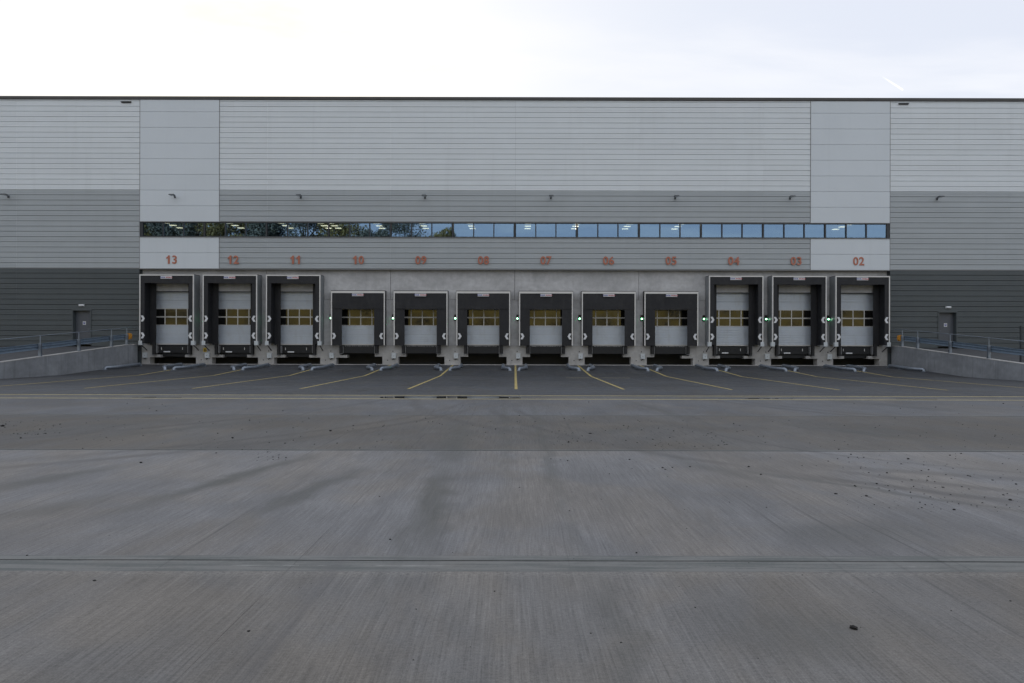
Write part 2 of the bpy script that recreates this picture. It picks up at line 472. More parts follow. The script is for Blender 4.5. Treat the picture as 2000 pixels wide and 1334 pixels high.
# ------------------------------------------------------------------ mesh helpers
class MB:
    def __init__(s):
        s.v, s.f = [], []

    def box(s, x0, x1, y0, y1, z0, z1):
        i = len(s.v)
        s.v += [(x0, y0, z0), (x1, y0, z0), (x1, y1, z0), (x0, y1, z0), (x0, y0, z1), (x1, y0, z1), (x1, y1, z1), (x0, y1, z1)]
        s.f += [tuple(i + k for k in q) for q in ((3, 2, 1, 0), (4, 5, 6, 7), (0, 1, 5, 4), (1, 2, 6, 5), (2, 3, 7, 6), (3, 0, 4, 7))]
        return s

    def bevbox(s, x0, x1, y0, y1, z0, z1, b=0.01):
        """box with chamfered front outline (front = low y)"""
        i = len(s.v)
        s.v += [(x0, y1, z0), (x1, y1, z0), (x1, y1, z1), (x0, y1, z1),
                (x0, y0 + b, z0), (x1, y0 + b, z0), (x1, y0 + b, z1), (x0, y0 + b, z1),
                (x0 + b, y0, z0 + b), (x1 - b, y0, z0 + b), (x1 - b, y0, z1 - b), (x0 + b, y0, z1 - b)]
        s.f += [(i, i + 3, i + 2, i + 1)]
        for a in (0, 4):
            for k in range(4):
                k2 = (k + 1) % 4
                s.f.append((i + a + k, i + a + k2, i + a + 4 + k2, i + a + 4 + k))
        s.f.append((i + 8, i + 9, i + 10, i + 11))
        return s

    def prism(s, pts, axis, a, b):
        """extrude a 2-D outline along axis between a and b"""
        i = len(s.v)
        n = len(pts)
        for t in (a, b):
            for p, q in pts:
                s.v.append((p, t, q) if axis == 'y' else (t, p, q) if axis == 'x' else (p, q, t))
        for k in range(n):
            k2 = (k + 1) % n
            s.f.append((i + k, i + k2, i + n + k2, i + n + k))
        s.f.append(tuple(i + k for k in range(n))[::-1])
        s.f.append(tuple(i + n + k for k in range(n)))
        return s

    def sheet(s, pts, axis, a, b):
        """open profile swept between a and b"""
        i = len(s.v)
        n = len(pts)
        for t in (a, b):
            for p, q in pts:
                s.v.append((p, t, q) if axis == 'y' else (t, p, q))
        for k in range(n - 1):
            s.f.append((i + k, i + k + 1, i + n + k + 1, i + n + k))
        return s

    def tube(s, path, r, n=10, cap=True):
        path = [Vector(p) for p in path]
        i0 = len(s.v)
        up = Vector((0, 0, 1))
        for k, p in enumerate(path):
            d = (path[min(k + 1, len(path) - 1)] - path[max(k - 1, 0)]).normalized()
            a = d.cross(up)
            if a.length < 0.05:
                a = d.cross(Vector((1, 0, 0)))
            a.normalize()
            b = d.cross(a)
            rr = r[k] if isinstance(r, (list, tuple)) else r
            for j in range(n):
                t = 2 * math.pi * j / n
                s.v.append(tuple(p + a * (rr * math.cos(t)) + b * (rr * math.sin(t))))
        for k in range(len(path) - 1):
            for j in range(n):
                j2 = (j + 1) % n
                s.f.append((i0 + k * n + j, i0 + k * n + j2, i0 + (k + 1) * n + j2, i0 + (k + 1) * n + j))
        if cap:
            s.f.append(tuple(i0 + j for j in range(n))[::-1])
            s.f.append(tuple(i0 + (len(path) - 1) * n + j for j in range(n)))
        return s

    def mesh(s, name, smooth=False):
        me = bpy.data.meshes.new(name)
        me.from_pydata(s.v, [], s.f)
        me.validate()
        import bmesh
        bm = bmesh.new()
        bm.from_mesh(me)
        bmesh.ops.recalc_face_normals(bm, faces=bm.faces)
        bm.to_mesh(me)
        bm.free()
        if smooth:
            me.polygons.foreach_set('use_smooth', [True] * len(me.polygons))
            try:
                me.set_sharp_from_angle(angle=R(40))
            except Exception:
                pass
        return me

    def make(s, name, mat, parent=None, smooth=False, **kw):
        return put_obj(name, s.mesh(name, smooth), mat, parent, **kw)


def put_obj(name, me, mat=None, parent=None, loc=None, rotz=None, color=None, **props):
    o = bpy.data.objects.new(name, me)
    COL.objects.link(o)
    if mat is not None and me is not None and len(me.materials) == 0:
        me.materials.append(MT[mat])
    if parent is not None:
        o.parent = parent
    if loc is not None:
        o.location = loc
    if rotz is not None:
        o.rotation_euler.z = rotz
    if color is not None:
        o.color = (*color, 1)
    for k, v in props.items():
        o[k] = v
    return o


def thing(name, label, cat, loc=(0, 0, 0), rotz=0.0, group=None):
    o = bpy.data.objects.new(name, None)
    COL.objects.link(o)
    o.empty_display_size = 0.3
    o.location = loc
    o.rotation_euler.z = rotz
    o['label'] = label
    o['category'] = cat
    if group:
        o['group'] = group
    return o


def copy_tree(root, loc, label, rotz=None):
    c = root.copy()
    COL.objects.link(c)
    c.location = loc
    if rotz is not None:
        c.rotation_euler.z = rotz
    c['label'] = label
    stack = [(root, c)]
    while stack:
        a, b = stack.pop()
        for ch in list(a.children):
            d = ch.copy()
            COL.objects.link(d)
            d.parent = b
            stack.append((ch, d))
    return c


def text_mesh(txt, size, offset=0.0, extrude=0.01):
    cu = bpy.data.curves.new('lettering', 'FONT')
    cu.body = txt
    cu.size = size
    cu.offset = offset
    cu.extrude = extrude
    cu.resolution_u = 3
    o = bpy.data.objects.new('lettering', cu)
    COL.objects.link(o)
    bpy.context.view_layer.update()
    me = bpy.data.meshes.new_from_object(o.evaluated_get(bpy.context.evaluated_depsgraph_get()))
    bpy.data.objects.remove(o)
    xs = [v.co.x for v in me.vertices]
    ys = [v.co.y for v in me.vertices]
    cx, cy = (min(xs) + max(xs)) / 2, (min(ys) + max(ys)) / 2
    # stand upright, face towards -Y, centred
    for v in me.vertices:
        x, y, z = v.co
        v.co = (x - cx, -z, y - cy)
    return me, max(xs) - min(xs), max(ys) - min(ys)


# ------------------------------------------------------------------ dimensions
YW = 44.0                 # face of the concrete dock wall
YC = 43.70                # face of the cladding
ROW = 0.3343              # cladding plank pitch
Z_LIGHT = 11.52           # boundary light / grey
Z_BOT = Z_LIGHT - 15 * ROW
Z_TOP = 17.31
FLOOR = 1.60
DOCKS = [(13, -22), (12, -18), (11, -14), (10, -10), (9, -6), (8, -2), (7, 2), (6, 6), (5, 10), (4, 14), (3, 18), (2, 22)]
TALL = {13, 12, 11, 4, 3, 2}
WORD = {13: 'thirteen', 12: 'twelve', 11: 'eleven', 10: 'ten', 9: 'nine', 8: 'eight', 7: 'seven', 6: 'six', 5: 'five', 4: 'four', 3: 'three', 2: 'two'}
WORDQ = {n: ('zero ' + w if n < 10 else w) for n, w in WORD.items()}


def apron(y):
    return 0.0 if y < 36.2 else 0.0474 * (y - 36.2)


def ramp_z(y):
    return 1.60 if y > 43.0 else 1.60 - 0.079 * (43.0 - y)


# ------------------------------------------------------------------ ground
ground = MB().box(-900, 900, -900, 1200, -0.6, -0.09).make('ground', 'asphalt', kind='structure')
sub = MB().box(-24.1, 24.1, -21.5, 36.2, -0.085, -0.040)
i = len(sub.v)
yard = sub.make('yard', 'sealant', kind='structure')
ap = MB().prism([(36.2, -0.09), (36.2, -0.016), (44.0, apron(44.0) - 0.016), (46.4, apron(44.0) - 0.016), (46.4, -0.09)], 'x', -24.1, 24.1)
apr = ap.make('apron', 'sealant', kind='structure')
xe = [-24.05, -19.8, -13.75, -7.7, -1.63, 4.42, 10.47, 16.52, 22.57, 24.05]
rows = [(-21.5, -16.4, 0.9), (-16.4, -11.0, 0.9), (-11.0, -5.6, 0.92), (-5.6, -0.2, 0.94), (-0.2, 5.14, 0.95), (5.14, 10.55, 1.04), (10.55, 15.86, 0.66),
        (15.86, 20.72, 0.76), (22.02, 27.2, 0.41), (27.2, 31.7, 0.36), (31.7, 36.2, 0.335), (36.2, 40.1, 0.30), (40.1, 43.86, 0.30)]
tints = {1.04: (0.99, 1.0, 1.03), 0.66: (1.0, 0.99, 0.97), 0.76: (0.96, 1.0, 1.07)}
for ri, (ya, yb, tone) in enumerate(rows):
    for ci in range(len(xe) - 1):
        g = 0.0018
        g0 = 0.010 if ya > 5 else 0.006
        x0, x1, y0, y1 = xe[ci] + g * 0.6, xe[ci + 1] - g * 0.6, ya + g0, yb - g0
        # slab edges drift a few mm like hand-set formwork
        m_ = MB()
        nx = 6
        top = []
        for k in range(nx + 1):
            x = x0 + (x1 - x0) * k / nx
            top.append((x, y0 + 0.005 * math.sin(x * 1.3 + ya), apron(y0)))
        back = []
        for k in range(nx + 1):
            x = x0 + (x1 - x0) * k / nx
            back.append((x, y1 + 0.005 * math.sin(x * 1.3 + yb), apron(y1)))
        v = top + back
        n = len(v)
        m_.v = v + [(a, b_, c_ - 0.03) for a, b_, c_ in v]
        for k in range(nx):
            m_.f.append((k, k + 1, nx + 2 + k, nx + 1 + k))
            m_.f.append((k, k + 1, n + k + 1, n + k))
            m_.f.append((nx + 1 + k, nx + 2 + k, n + nx + 2 + k, n + nx + 1 + k))
        m_.f.append((0, nx + 1, n + nx + 1, n))
        m_.f.append((nx, 2 * nx + 1, n + 2 * nx + 1, n + nx))
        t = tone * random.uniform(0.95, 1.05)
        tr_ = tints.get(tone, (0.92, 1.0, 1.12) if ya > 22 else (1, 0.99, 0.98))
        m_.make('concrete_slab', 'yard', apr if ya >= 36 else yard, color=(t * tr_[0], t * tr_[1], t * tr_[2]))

# drain strip between the yard and the dock apron
ch = MB().prism([(20.74, -0.002), (21.1, -0.014), (21.38, -0.030), (21.66, -0.014), (22.0, -0.002), (22.0, -0.038), (20.74, -0.038)], 'x', -24.05, 24.05)
ch.make('drain_strip', 'yard', yard, color=(0.7, 0.72, 0.72))
pl = []
for k in range(48):
    t = 2 * math.pi * k / 48
    rx = 2.2 * (1 + 0.05 * math.sin(3 * t + 1))
    pl.append((-2.1 + rx * math.cos(t), 21.38 + 0.50 * (1 + 0.08 * math.sin(5 * t) + 0.15 * math.sin(9 * t)) * math.sin(t)))
pud = MB().prism(pl, 'z', -0.034, -0.0055)
pud.make('puddle', 'water', kind='structure')
for px, hw, hh_ in ((7.2, 0.75, 0.10), (8.4, 0.3, 0.06), (-11.2, 0.7, 0.09), (12.6, 0.6, 0.07)):
    pl = []
    for k in range(28):
        t = 2 * math.pi * k / 28
        pl.append((px + hw * math.cos(t) * (1 + 0.15 * math.sin(4 * t)), 21.38 + hh_ * math.sin(t) * (1 + 0.2 * math.sin(3 * t))))
    MB().prism(pl, 'z', -0.033, -0.020).make('puddle', 'water', kind='structure')

# painted lines
for y0, y1 in ((20.60, 20.70), (22.04, 22.15)):
    MB().box(-24.0, 24.0, y0, y1, 0.001, 0.005).make('edge_line', 'paleline', yard)
for k in range(-5, 6):
    x = 4.0 * k + 0.06
    b_ = MB()
    for (ya, yb) in ((25.3, 27.18), (27.22, 31.68), (31.72, 36.19), (36.21, 40.08), (40.12, 43.8)):
        i = len(b_.v)
        w = 0.055
        za, zb = apron(ya) + 0.004, apron(yb) + 0.004
        b_.v += [(x - w, ya, za), (x + w, ya, za), (x + w, yb, zb), (x - w, yb, zb)]
        b_.f.append((i, i + 1, i + 2, i + 3))
    b_.make('bay_line', 'yellow', yard)
MB().box(-24.05, 24.05, 43.88, 44.5, 0.20, 0.395).make('dock_threshold', 'pier', apr)
# worn trace of an old line by dock 06
MB().box(2.6, 5.8, 34.4, 34.46, 0.001, 0.004).make('old_line', 'paleline', yard)

# ------------------------------------------------------------------ embankment and trees behind the camera (seen in the glass)
em = MB()
nx_, ny_ = 60, 14
for j in range(ny_ + 1):
    for i in range(nx_ + 1):
        x = -110 + 220 * i / nx_
        y = -24 - 26 * j / ny_
        z = -0.1 + 10.5 * (min(1, j / (ny_ * 0.8)) ** 1.1) + (mnoise.noise(Vector((x * 0.11, y * 0.15, 0))) * 0.9 if j else 0)
        em.v.append((x, y, z))
for j in range(ny_):
    for i in range(nx_):
        a = j * (nx_ + 1) + i
        em.f.append((a, a + 1, a + nx_ + 2, a + nx_ + 1))
em.make('embankment', 'bank', smooth=True, kind='structure')


def crown_mesh(seed, h, r, n, sz):
    rnd = random.Random(seed)
    b_ = MB()
    blobs = []
    for k in range(16):
        a = rnd.uniform(0, 6.28)
        zz = rnd.uniform(0.35, 0.98)
        rr = r * (1.1 - abs(zz - 0.6) * 1.3) * rnd.uniform(0.2, 0.85)
        blobs.append((rr * math.cos(a), rr * math.sin(a), h * zz, r * rnd.uniform(0.22, 0.42)))
    for k in range(n):
        cx, cy, cz, br = rnd.choice(blobs)
        d = Vector((rnd.gauss(0, 1), rnd.gauss(0, 1), rnd.gauss(0, 1))).normalized() * br * rnd.uniform(0.5, 1.08)
        c = Vector((cx, cy, cz)) + d
        u = Vector((rnd.gauss(0, 1), rnd.gauss(0, 1), rnd.gauss(0, 1))).normalized() * sz * rnd.uniform(0.6, 1.3)
        w = Vector((rnd.gauss(0, 1), rnd.gauss(0, 1), rnd.gauss(0, 1))).normalized().cross(u)
        i = len(b_.v)
        b_.v += [tuple(c - u), tuple(c + w * 0.6), tuple(c + u), tuple(c - w * 0.6)]
        b_.f.append((i, i + 1, i + 2, i + 3))
    me = bpy.data.meshes.new('crown')
    me.from_pydata(b_.v, [], b_.f)
    return me


def trunk_mesh(seed, h, r):
    rnd = random.Random(seed)
    b_ = MB()
    b_.tube([(0, 0, -0.5), (0.1, 0, h * 0.3), (0.0, 0.15, h * 0.6), (0.1, 0.1, h * 0.92)], [0.42, 0.32, 0.2, 0.05], 8)
    for k in range(7):
        a = rnd.uniform(0, 6.28)
        z0 = h * rnd.uniform(0.3, 0.65)
        L_ = r * rnd.uniform(0.5, 0.8)
        b_.tube([(0, 0, z0), (L_ * 0.5 * math.cos(a), L_ * 0.5 * math.sin(a), z0 + L_ * 0.5), (L_ * math.cos(a), L_ * math.sin(a), z0 + L_ * 1.1)],
                [0.16, 0.1, 0.03], 6)
    return b_.mesh('trunk', True)


crowns = [crown_mesh(s, h, r, 9000, 0.21) for s, h, r in ((1, 15, 5.5), (2, 13, 5.0), (3, 17, 6.0))]
trunks = [trunk_mesh(s, h, r) for s, h, r in ((1, 15, 5.5), (2, 13, 5.0), (3, 17, 6.0))]
spots = [(-76, -46, 1.3), (-69, -44, 1.2), (-62, -46, 1.3), (-55, -44, 1.15), (-48, -46, 1.3), (-41, -45, 1.15), (-34, -47, 1.15), (-28, -46, 1.08), (-22, -48, 1.03), (-15.5, -47, 0.98), (-8, -48, 0.94),
         (-88, -46, 1.1), (-65, -52, 1.35), (-51, -52, 1.3), (-38, -52, 1.2), (2, -48, 0.42), (14, -49, 0.4), (30, -49, 0.35)]
rs = random.Random(11)
shr = [(-66 + 132 * q / 27 + rs.uniform(-1.5, 1.5), rs.uniform(-42, -33), rs.uniform(0.22, 0.42)) for q in range(28)]
for k, (x, y, s_) in enumerate(shr):
    z = 10.5 * min(1, (-y - 24) / 20.8) ** 1.1 - 2.2
    t_ = thing('shrub', 'low autumn shrub on the dry bank behind the camera, mirrored in the door panes', 'shrub', (x, y, z), k * 2.1, 'shrubs on the bank behind the camera')
    t_.scale = (s_ * 1.2, s_ * 1.2, s_ * 0.8)
    put_obj('stems', trunks[k % 3], 'bark', t_)
    put_obj('foliage', crowns[k % 3], 'leafdark' if k % 3 else 'leaf', t_)
for k, (x, y, s_) in enumerate(spots):
    t_ = thing('tree', 'autumn tree on the bank behind the camera, mirrored in the office windows', 'tree', (x, y, 9.5), k * 1.3, 'trees on the bank behind the camera')
    t_.scale = (s_, s_, s_)
    tr = put_obj('trunk', trunks[k % 3], 'bark', t_)
    cr = put_obj('crown', crowns[k % 3], 'leafdark' if k % 2 else 'leaf', t_)

# ------------------------------------------------------------------ the warehouse
WH = thing('warehouse', 'long flat-roofed grey warehouse with ribbed metal cladding and twelve loading docks', 'warehouse', (0, 0, 0))


def wpart(mb, name, mat, **kw):
    return mb.make(name, mat, WH, **kw)


def plank_profile(h, full=True):
    # (y, z): recessed joint at the foot, two shallow flutes in the face
    p = [(YC + 0.05, 0.0), (YC + 0.05, 0.012), (YC + 0.032, 0.030), (YC + 0.004, 0.036)]
    if full:
        p += [(YC, 0.042), (YC, 0.128), (YC + 0.006, 0.134), (YC + 0.006, 0.146), (YC, 0.152), (YC, 0.226), (YC + 0.006, 0.232), (YC + 0.006, 0.244), (YC, 0.250)]
    p += [(YC, h - 0.004), (YC + 0.05, h)]
    return p


_pm = {}


def plank(x0, x1, z0, h, mat, name):
    key = (round(x1 - x0, 3), round(h, 3), mat)
    if key not in _pm:
        b_ = MB().sheet(plank_profile(h, h > 0.3), 'x', 0, x1 - x0)
        n = len(b_.v) // 2
        b_.f.append(tuple(range(n)))
        b_.f.append(tuple(range(n, 2 * n)))
        _pm[key] = b_.mesh(name)
    return put_obj(name, _pm[key], mat, WH, loc=(x0, 0, z0))


XL, XR = -24.0, 24.0
XA, XB = -18.93, 18.93
g = 0.002
mid_edges = [XA + 0.03, -15.85, -7.95, 0.03, 8.0, 15.9, XB - 0.03]
side_edges = [-56, -40.0, -31.9, XL - 0.03], [XR + 0.03, 31.7, 40.0, 56]
# middle field
nrow = int((Z_TOP - Z_LIGHT) / ROW)
for r_ in range(nrow + 1):
    z0 = Z_LIGHT + r_ * ROW
    h = min(ROW, Z_TOP - z0)
    if h < 0.05:
        continue
    for a, b_ in zip(mid_edges[:-1], mid_edges[1:]):
        plank(a + g, b_ - g, z0, h, 'light', 'light_cladding_plank')
    for se in side_edges:
        for a, b_ in zip(se[:-1], se[1:]):
            plank(a + g, b_ - g, z0, h, 'light', 'light_cladding_plank')
for r_ in range(15):
    z0 = Z_LIGHT - (r_ + 1) * ROW
    for se in side_edges:
        for a, b_ in zip(se[:-1], se[1:]):
            plank(a + g, b_ - g, z0, ROW, 'grey', 'grey_cladding_plank')
    if r_ in (6, 7, 8):
        continue
    for a, b_ in zip(mid_edges[:-1], mid_edges[1:]):
        plank(a + g, b_ - g, z0, ROW, 'grey', 'grey_cladding_plank')
PD_X = 27.72                # personnel doors
PD_W = 0.62
PD_TOP = 3.80
for r_ in range(15):
    z0 = Z_BOT - (r_ + 1) * ROW
    zt = z0 + ROW
    h = ROW
    for sgn in (-1, 1):
        es = [-56, -40, -31.9, XL - 0.03] if sgn < 0 else [XR + 0.03, 31.7, 40, 56]
        segs = []
        for a, b_ in zip(es[:-1], es[1:]):
            pa, pb = sgn * PD_X - PD_W, sgn * PD_X + PD_W
            if z0 < PD_TOP and a < pa < b_:
                segs += [(a, pa), (pb, b_)]
            else:
                segs.append((a, b_))
        for a, b_ in segs:
            plank(a + g, b_ - g, z0, h, 'dark', 'dark_cladding_plank')
# flat pale facing panels
P3 = 3 * ROW
for (xa, xb) in ((XL, XA), (XB, XR)):
    zb = Z_LIGHT - 2 * P3
    while zb < Z_TOP - 0.02:
        zt = min(zb + P3, Z_TOP)
        wpart(MB().bevbox(xa + 0.01, xb - 0.01, YC - 0.02, YC + 0.1, zb + 0.006, zt - 0.006, 0.006), 'facing_panel', 'facing')
        zb += P3
    for k in (0, 1):
        zb = Z_BOT + k * P3
        wpart(MB().bevbox(xa + 0.01, xb - 0.01, YC - 0.02, YC + 0.1, zb + 0.006, zb + P3 - 0.006, 0.006), 'facing_panel', 'facing')
# vertical trims
for x in (XL - 0.012, XA + 0.012, XB - 0.012, XR + 0.012):
    z0 = Z_BOT
    wpart(MB().box(x - 0.018, x + 0.018, YC - 0.012, YC + 0.12, 9.52, Z_TOP), 'corner_trim', 'flash')
    wpart(MB().box(x - 0.018, x + 0.018, YC - 0.012, YC + 0.12, z0, 8.50), 'corner_trim', 'flash')
# backing behind the joints
bk = MB()
bk.box(-56, 56, YC + 0.11, YC + 0.16, 9.51, Z_TOP)
bk.box(-56, 56, YC + 0.11, YC + 0.16, Z_BOT, 8.51)
bk.box(-56, XL, YC + 0.11, YC + 0.16, 8.51, 9.51)
bk.box(XR, 56, YC + 0.11, YC + 0.16, 8.51, 9.51)
for sgn in (-1, 1):
    a, b_ = (-56, XL - 0.02) if sgn < 0 else (XR + 0.02, 56)
    pa, pb = sgn * PD_X - PD_W, sgn * PD_X + PD_W
    bk.box(a, pa, YC + 0.11, YC + 0.16, 1.2, Z_BOT)
    bk.box(pb, b_, YC + 0.11, YC + 0.16, 1.2, Z_BOT)
    bk.box(pa, pb, YC + 0.11, YC + 0.16, PD_TOP, Z_BOT)
wpart(bk, 'backing_wall', 'recess')
# roof edge, drip, soffit
cap = MB().prism([(YC - 0.06, Z_TOP + 0.015), (YC - 0.06, Z_TOP + 0.20), (YC + 0.25, Z_TOP + 0.23), (YC + 0.25, Z_TOP + 0.015)], 'x', -56, 56)
wpart(cap, 'roof_capping', 'cap')
wpart(MB().prism([(YC - 0.05, Z_BOT - 0.05), (YC - 0.05, Z_BOT - 0.004), (YC + 0.3, Z_BOT - 0.004), (YC + 0.3, Z_BOT - 0.03)], 'x', XL, XR), 'drip_flashing', 'flash')
wpart(MB().box(-56, XL - 0.02, YC - 0.008, YC + 0.06, Z_BOT - 0.012, Z_BOT + 0.014), 'drip_flashing', 'flash')
wpart(MB().box(XR + 0.02, 56, YC - 0.008, YC + 0.06, Z_BOT - 0.012, Z_BOT + 0.014), 'drip_flashing', 'flash')
wpart(MB().box(-56, 56, YC + 0.16, 104, Z_TOP + 0.02, Z_TOP + 0.19), 'roof', 'roofing')
sh = MB()
sh.box(-56, -55.8, YC + 0.17, 104, 0, Z_TOP)
sh.box(55.8, 56, YC + 0.17, 104, 0, Z_TOP)
sh.box(-56, 56, 103.8, 104, 0, Z_TOP)
wpart(sh, 'rear_wall', 'grey')
# inner dark shell behind the docks and the office floor
inn = MB()
inn.box(-24.2, 24.2, 46.2, 46.4, 0.0, 1.45)          # pit back
inn.box(-55, 55, 44.4, 60, FLOOR - 0.12, FLOOR - 0.02)   # slab over the pits
inn.box(-55, 55, 56, 56.2, FLOOR, 10.2)
inn.box(-55, 55, YC + 0.17, 56, 9.92, 10.05)         # office ceiling
inn.box(-55, 55, YC + 0.45, 56, 8.2, 8.35)           # office floor
inn.box(-24.3, -24.1, 44.0, 46.2, -0.05, 1.6)
inn.box(24.1, 24.3, 44.0, 46.2, -0.05, 1.6)
wpart(inn, 'inner_shell', 'inside')

# ---- office window ribbon
WZ0, WZ1 = 8.51, 9.51
nwin = 12
wx0, wx1 = -23.86, 23.86
ww = (wx1 - wx0) / nwin
fr = MB()
fd = 0.05
fr.box(0, ww, YC + 0.01, YC + 0.14, WZ0 + 0.03, WZ0 + 0.075)
fr.box(0, ww, YC + 0.01, YC + 0.14, WZ1 - 0.075, WZ1 - 0.03)
fr.box(0, fd, YC + 0.008, YC + 0.139, WZ0 + 0.075, WZ1 - 0.075)
fr.box(ww - fd, ww, YC + 0.008, YC + 0.139, WZ0 + 0.075, WZ1 - 0.075)
frm = fr.mesh('window')
pw = (ww - 2 * fd) / 3
mul = MB().box(-0.035, 0.035, YC + 0.006, YC + 0.138, WZ0 + 0.075, WZ1 - 0.075).mesh('mullion')
pan = MB().box(0.03, pw - 0.03, YC + 0.07, YC + 0.08, WZ0 + 0.074, WZ1 - 0.074).mesh('pane')
for k in range(nwin):
    w = put_obj('window', frm, 'frame', WH, loc=(wx0 + k * ww, 0, 0))
    for j in range(3):
        put_obj('pane', pan, 'winglass', w, loc=(fd + j * pw, 0, 0))
        if j:
            put_obj('mullion', mul, 'frame', w, loc=(fd + j * pw, 0, 0))
wpart(MB().box(XL, wx0, YC + 0.02, YC + 0.12, WZ0, WZ1), 'window_jamb', 'frame')
wpart(MB().box(wx1, XR, YC + 0.02, YC + 0.12, WZ0, WZ1), 'window_jamb', 'frame')
wpart(MB().prism([(YC - 0.05, WZ1 - 0.026), (YC - 0.05, WZ1 + 0.004), (YC + 0.14, WZ1 + 0.004), (YC + 0.14, WZ1 - 0.026)], 'x', XL - 0.02, XR + 0.02), 'window_head', 'flash')
wpart(MB().prism([(YC - 0.06, WZ0 - 0.004), (YC - 0.06, WZ0 + 0.016), (YC + 0.14, WZ0 + 0.026), (YC + 0.14, WZ0 - 0.004)], 'x', XL - 0.02, XR + 0.02), 'window_sill', 'flash')
cl_me = MB().box(-0.21, 0.21, 0, 0.26, 9.885, 9.915).mesh('ceiling_light')
for x in (-23.7, -19.4, -15.9, -13.2, -12.5, -9.4, -6.3, -3.0, 0.9, 4.2, 7.8, 11.3, 22.7):
    for y in (46.2, 47.2, 48.2):
        put_obj('ceiling_light', cl_me, 'officelight', WH, loc=(x, y, 0))

# ---- concrete dock wall: lintel panels with openings, pier panels
OW = 1.47           # half width of the door openings
OT = 5.08
edges = [-24.0, -16.0, -8.0, 0.0, 8.0, 16.0, 24.0]
for a, b_ in zip(edges[:-1], edges[1:]):
    ds = [x for n, x in DOCKS if a < x < b_]
    pts = [(a + 0.012, Z_BOT + 0.1), (a + 0.012, 4.575)]
    for x in ds:
        pts += [(x - OW, 4.575), (x - OW, OT), (x + OW, OT), (x + OW, 4.575)]
    pts += [(b_ - 0.012, 4.575), (b_ - 0.012, Z_BOT + 0.1)]
    wpart(MB().prism(pts, 'y', YW, YW + 0.3), 'concrete_lintel_panel', 'concrete')
piers = [-24 + 4 * k for k in range(13)]
for x in piers:
    xa, xb = x - (4 - 2 * OW) / 2, x + (4 - 2 * OW) / 2
    if x == -24:
        xa = -24.0
    if x == 24:
        xb = 24.0
    wpart(MB().box(xa, xb, YW + 0.002, YW + 0.3, 1.62, 4.56), 'concrete_pier_panel', 'concrete')
    # foot of the pier with ledges for the buffers
    tall = abs(x) >= 12
    lw = 1.22 if tall else 1.0
    z_l1, z_l0 = (0.99, 0.82) if tall else (1.09, 0.895)
    L_, R_ = [-0.745, -lw, -0.51], [0.745, lw, 0.51]
    outline = [(x + 0.745, 1.615), (x + 0.745, z_l1), (x + lw, z_l1), (x + lw, z_l0), (x + 0.51, z_l0), (x + 0.51, 0.2),
               (x - 0.51, 0.2), (x - 0.51, z_l0), (x - lw, z_l0), (x - lw, z_l1), (x - 0.745, z_l1), (x - 0.745, 1.615)]
    if x == -24:
        outline = [(x + 0.745, 1.615), (x + 0.745, z_l1), (x + lw, z_l1), (x + lw, z_l0), (x + 0.51, z_l0), (x + 0.51, 0.2), (x, 0.2), (x, 1.615)]
    if x == 24:
        outline = [(x, 1.615), (x, 0.2), (x - 0.51, 0.2), (x - 0.51, z_l0), (x - lw, z_l0), (x - lw, z_l1), (x - 0.745, z_l1), (x - 0.745, 1.615)]
    wpart(MB().prism(outline, 'y', YW - 0.05, YW + 0.55), 'concrete_pier_foot', 'pier')
    if abs(x) < 24:
        h_ = MB()
        for (dx, dz) in ((-0.17, 0.66), (0.17, 0.70), (0.17, 1.24)):
            pth = [(x + dx, YW - 0.056, dz), (x + dx, YW - 0.03, dz)]
            h_.tube(pth, 0.035, 8)
        wpart(h_, 'bolt_hole', 'black')
wpart(MB().box(-24.0, 24.0, YC + 0.17, YW - 0.003, Z_BOT - 0.026, Z_BOT + 0.09), 'soffit', 'recess')
wpart(MB().box(-24.35, -24.005, YC + 0.19, YW + 0.3, 0.0, Z_BOT), 'end_return', 'dark')
wpart(MB().box(24.005, 24.35, YC + 0.19, YW + 0.3, 0.0, Z_BOT), 'end_return', 'dark')


# ---- sectional doors (door > panel, pane)
def rib_panel(z0, z1, w):
    p = [(0.05, z0), (0.0, z0 + 0.004)]
    z = z0
    while z + 0.16 < z1 - 0.02:
        z += 0.155
        p += [(0.0, z - 0.012), (0.018, z - 0.005), (0.018, z + 0.005), (0.0, z + 0.012)]
    p += [(0.0, z1 - 0.004), (0.05, z1)]
    b_ = MB().sheet([(44.38 + a, c) for a, c in p], 'x', -w, w)
    n = len(b_.v) // 2
    b_.f += [tuple(range(n)), tuple(range(n, 2 * n))]
    return b_


dw = 1.45
door_fr = MB()
for z0, z1 in ((1.66, 1.70),):
    door_fr.box(-dw, dw, 44.36, 44.44, z0 - 0.03, z1)
door_fr.box(-dw - 0.04, -dw - 0.003, 44.30, 44.44, 1.62, 5.07)
door_fr.box(dw + 0.003, dw + 0.04, 44.30, 44.44, 1.62, 5.07)
door_fr_me = door_fr.mesh('sectional_door')
sect = [rib_panel(1.703, 2.33, dw).mesh('door_panel'), rib_panel(2.334, 2.89, dw).mesh('door_panel'),
        rib_panel(3.985, 4.51, dw).mesh('door_panel'), rib_panel(4.514, 5.05, dw).mesh('door_panel')]
gf = MB()
pwd = 2 * dw / 4
for z0 in (2.894, 3.441):
    z1 = z0 + 0.54
    gf.box(-dw, dw, 44.378, 44.42, z0, z0 + 0.035)
    gf.box(-dw, dw, 44.378, 44.42, z1 - 0.035, z1)
    for k in range(5):
        x = -dw + k * pwd
        w = 0.028
        xa, xb = max(-dw, x - w), min(dw, x + w)
        gf.box(xa, xb, 44.376, 44.419, z0 + 0.035, z1 - 0.035)
glaze_fr = gf.mesh('glazing_frame')
pane_me = MB().box(0.03, pwd - 0.03, 44.392, 44.41, 0.036, 0.504).mesh('pane')
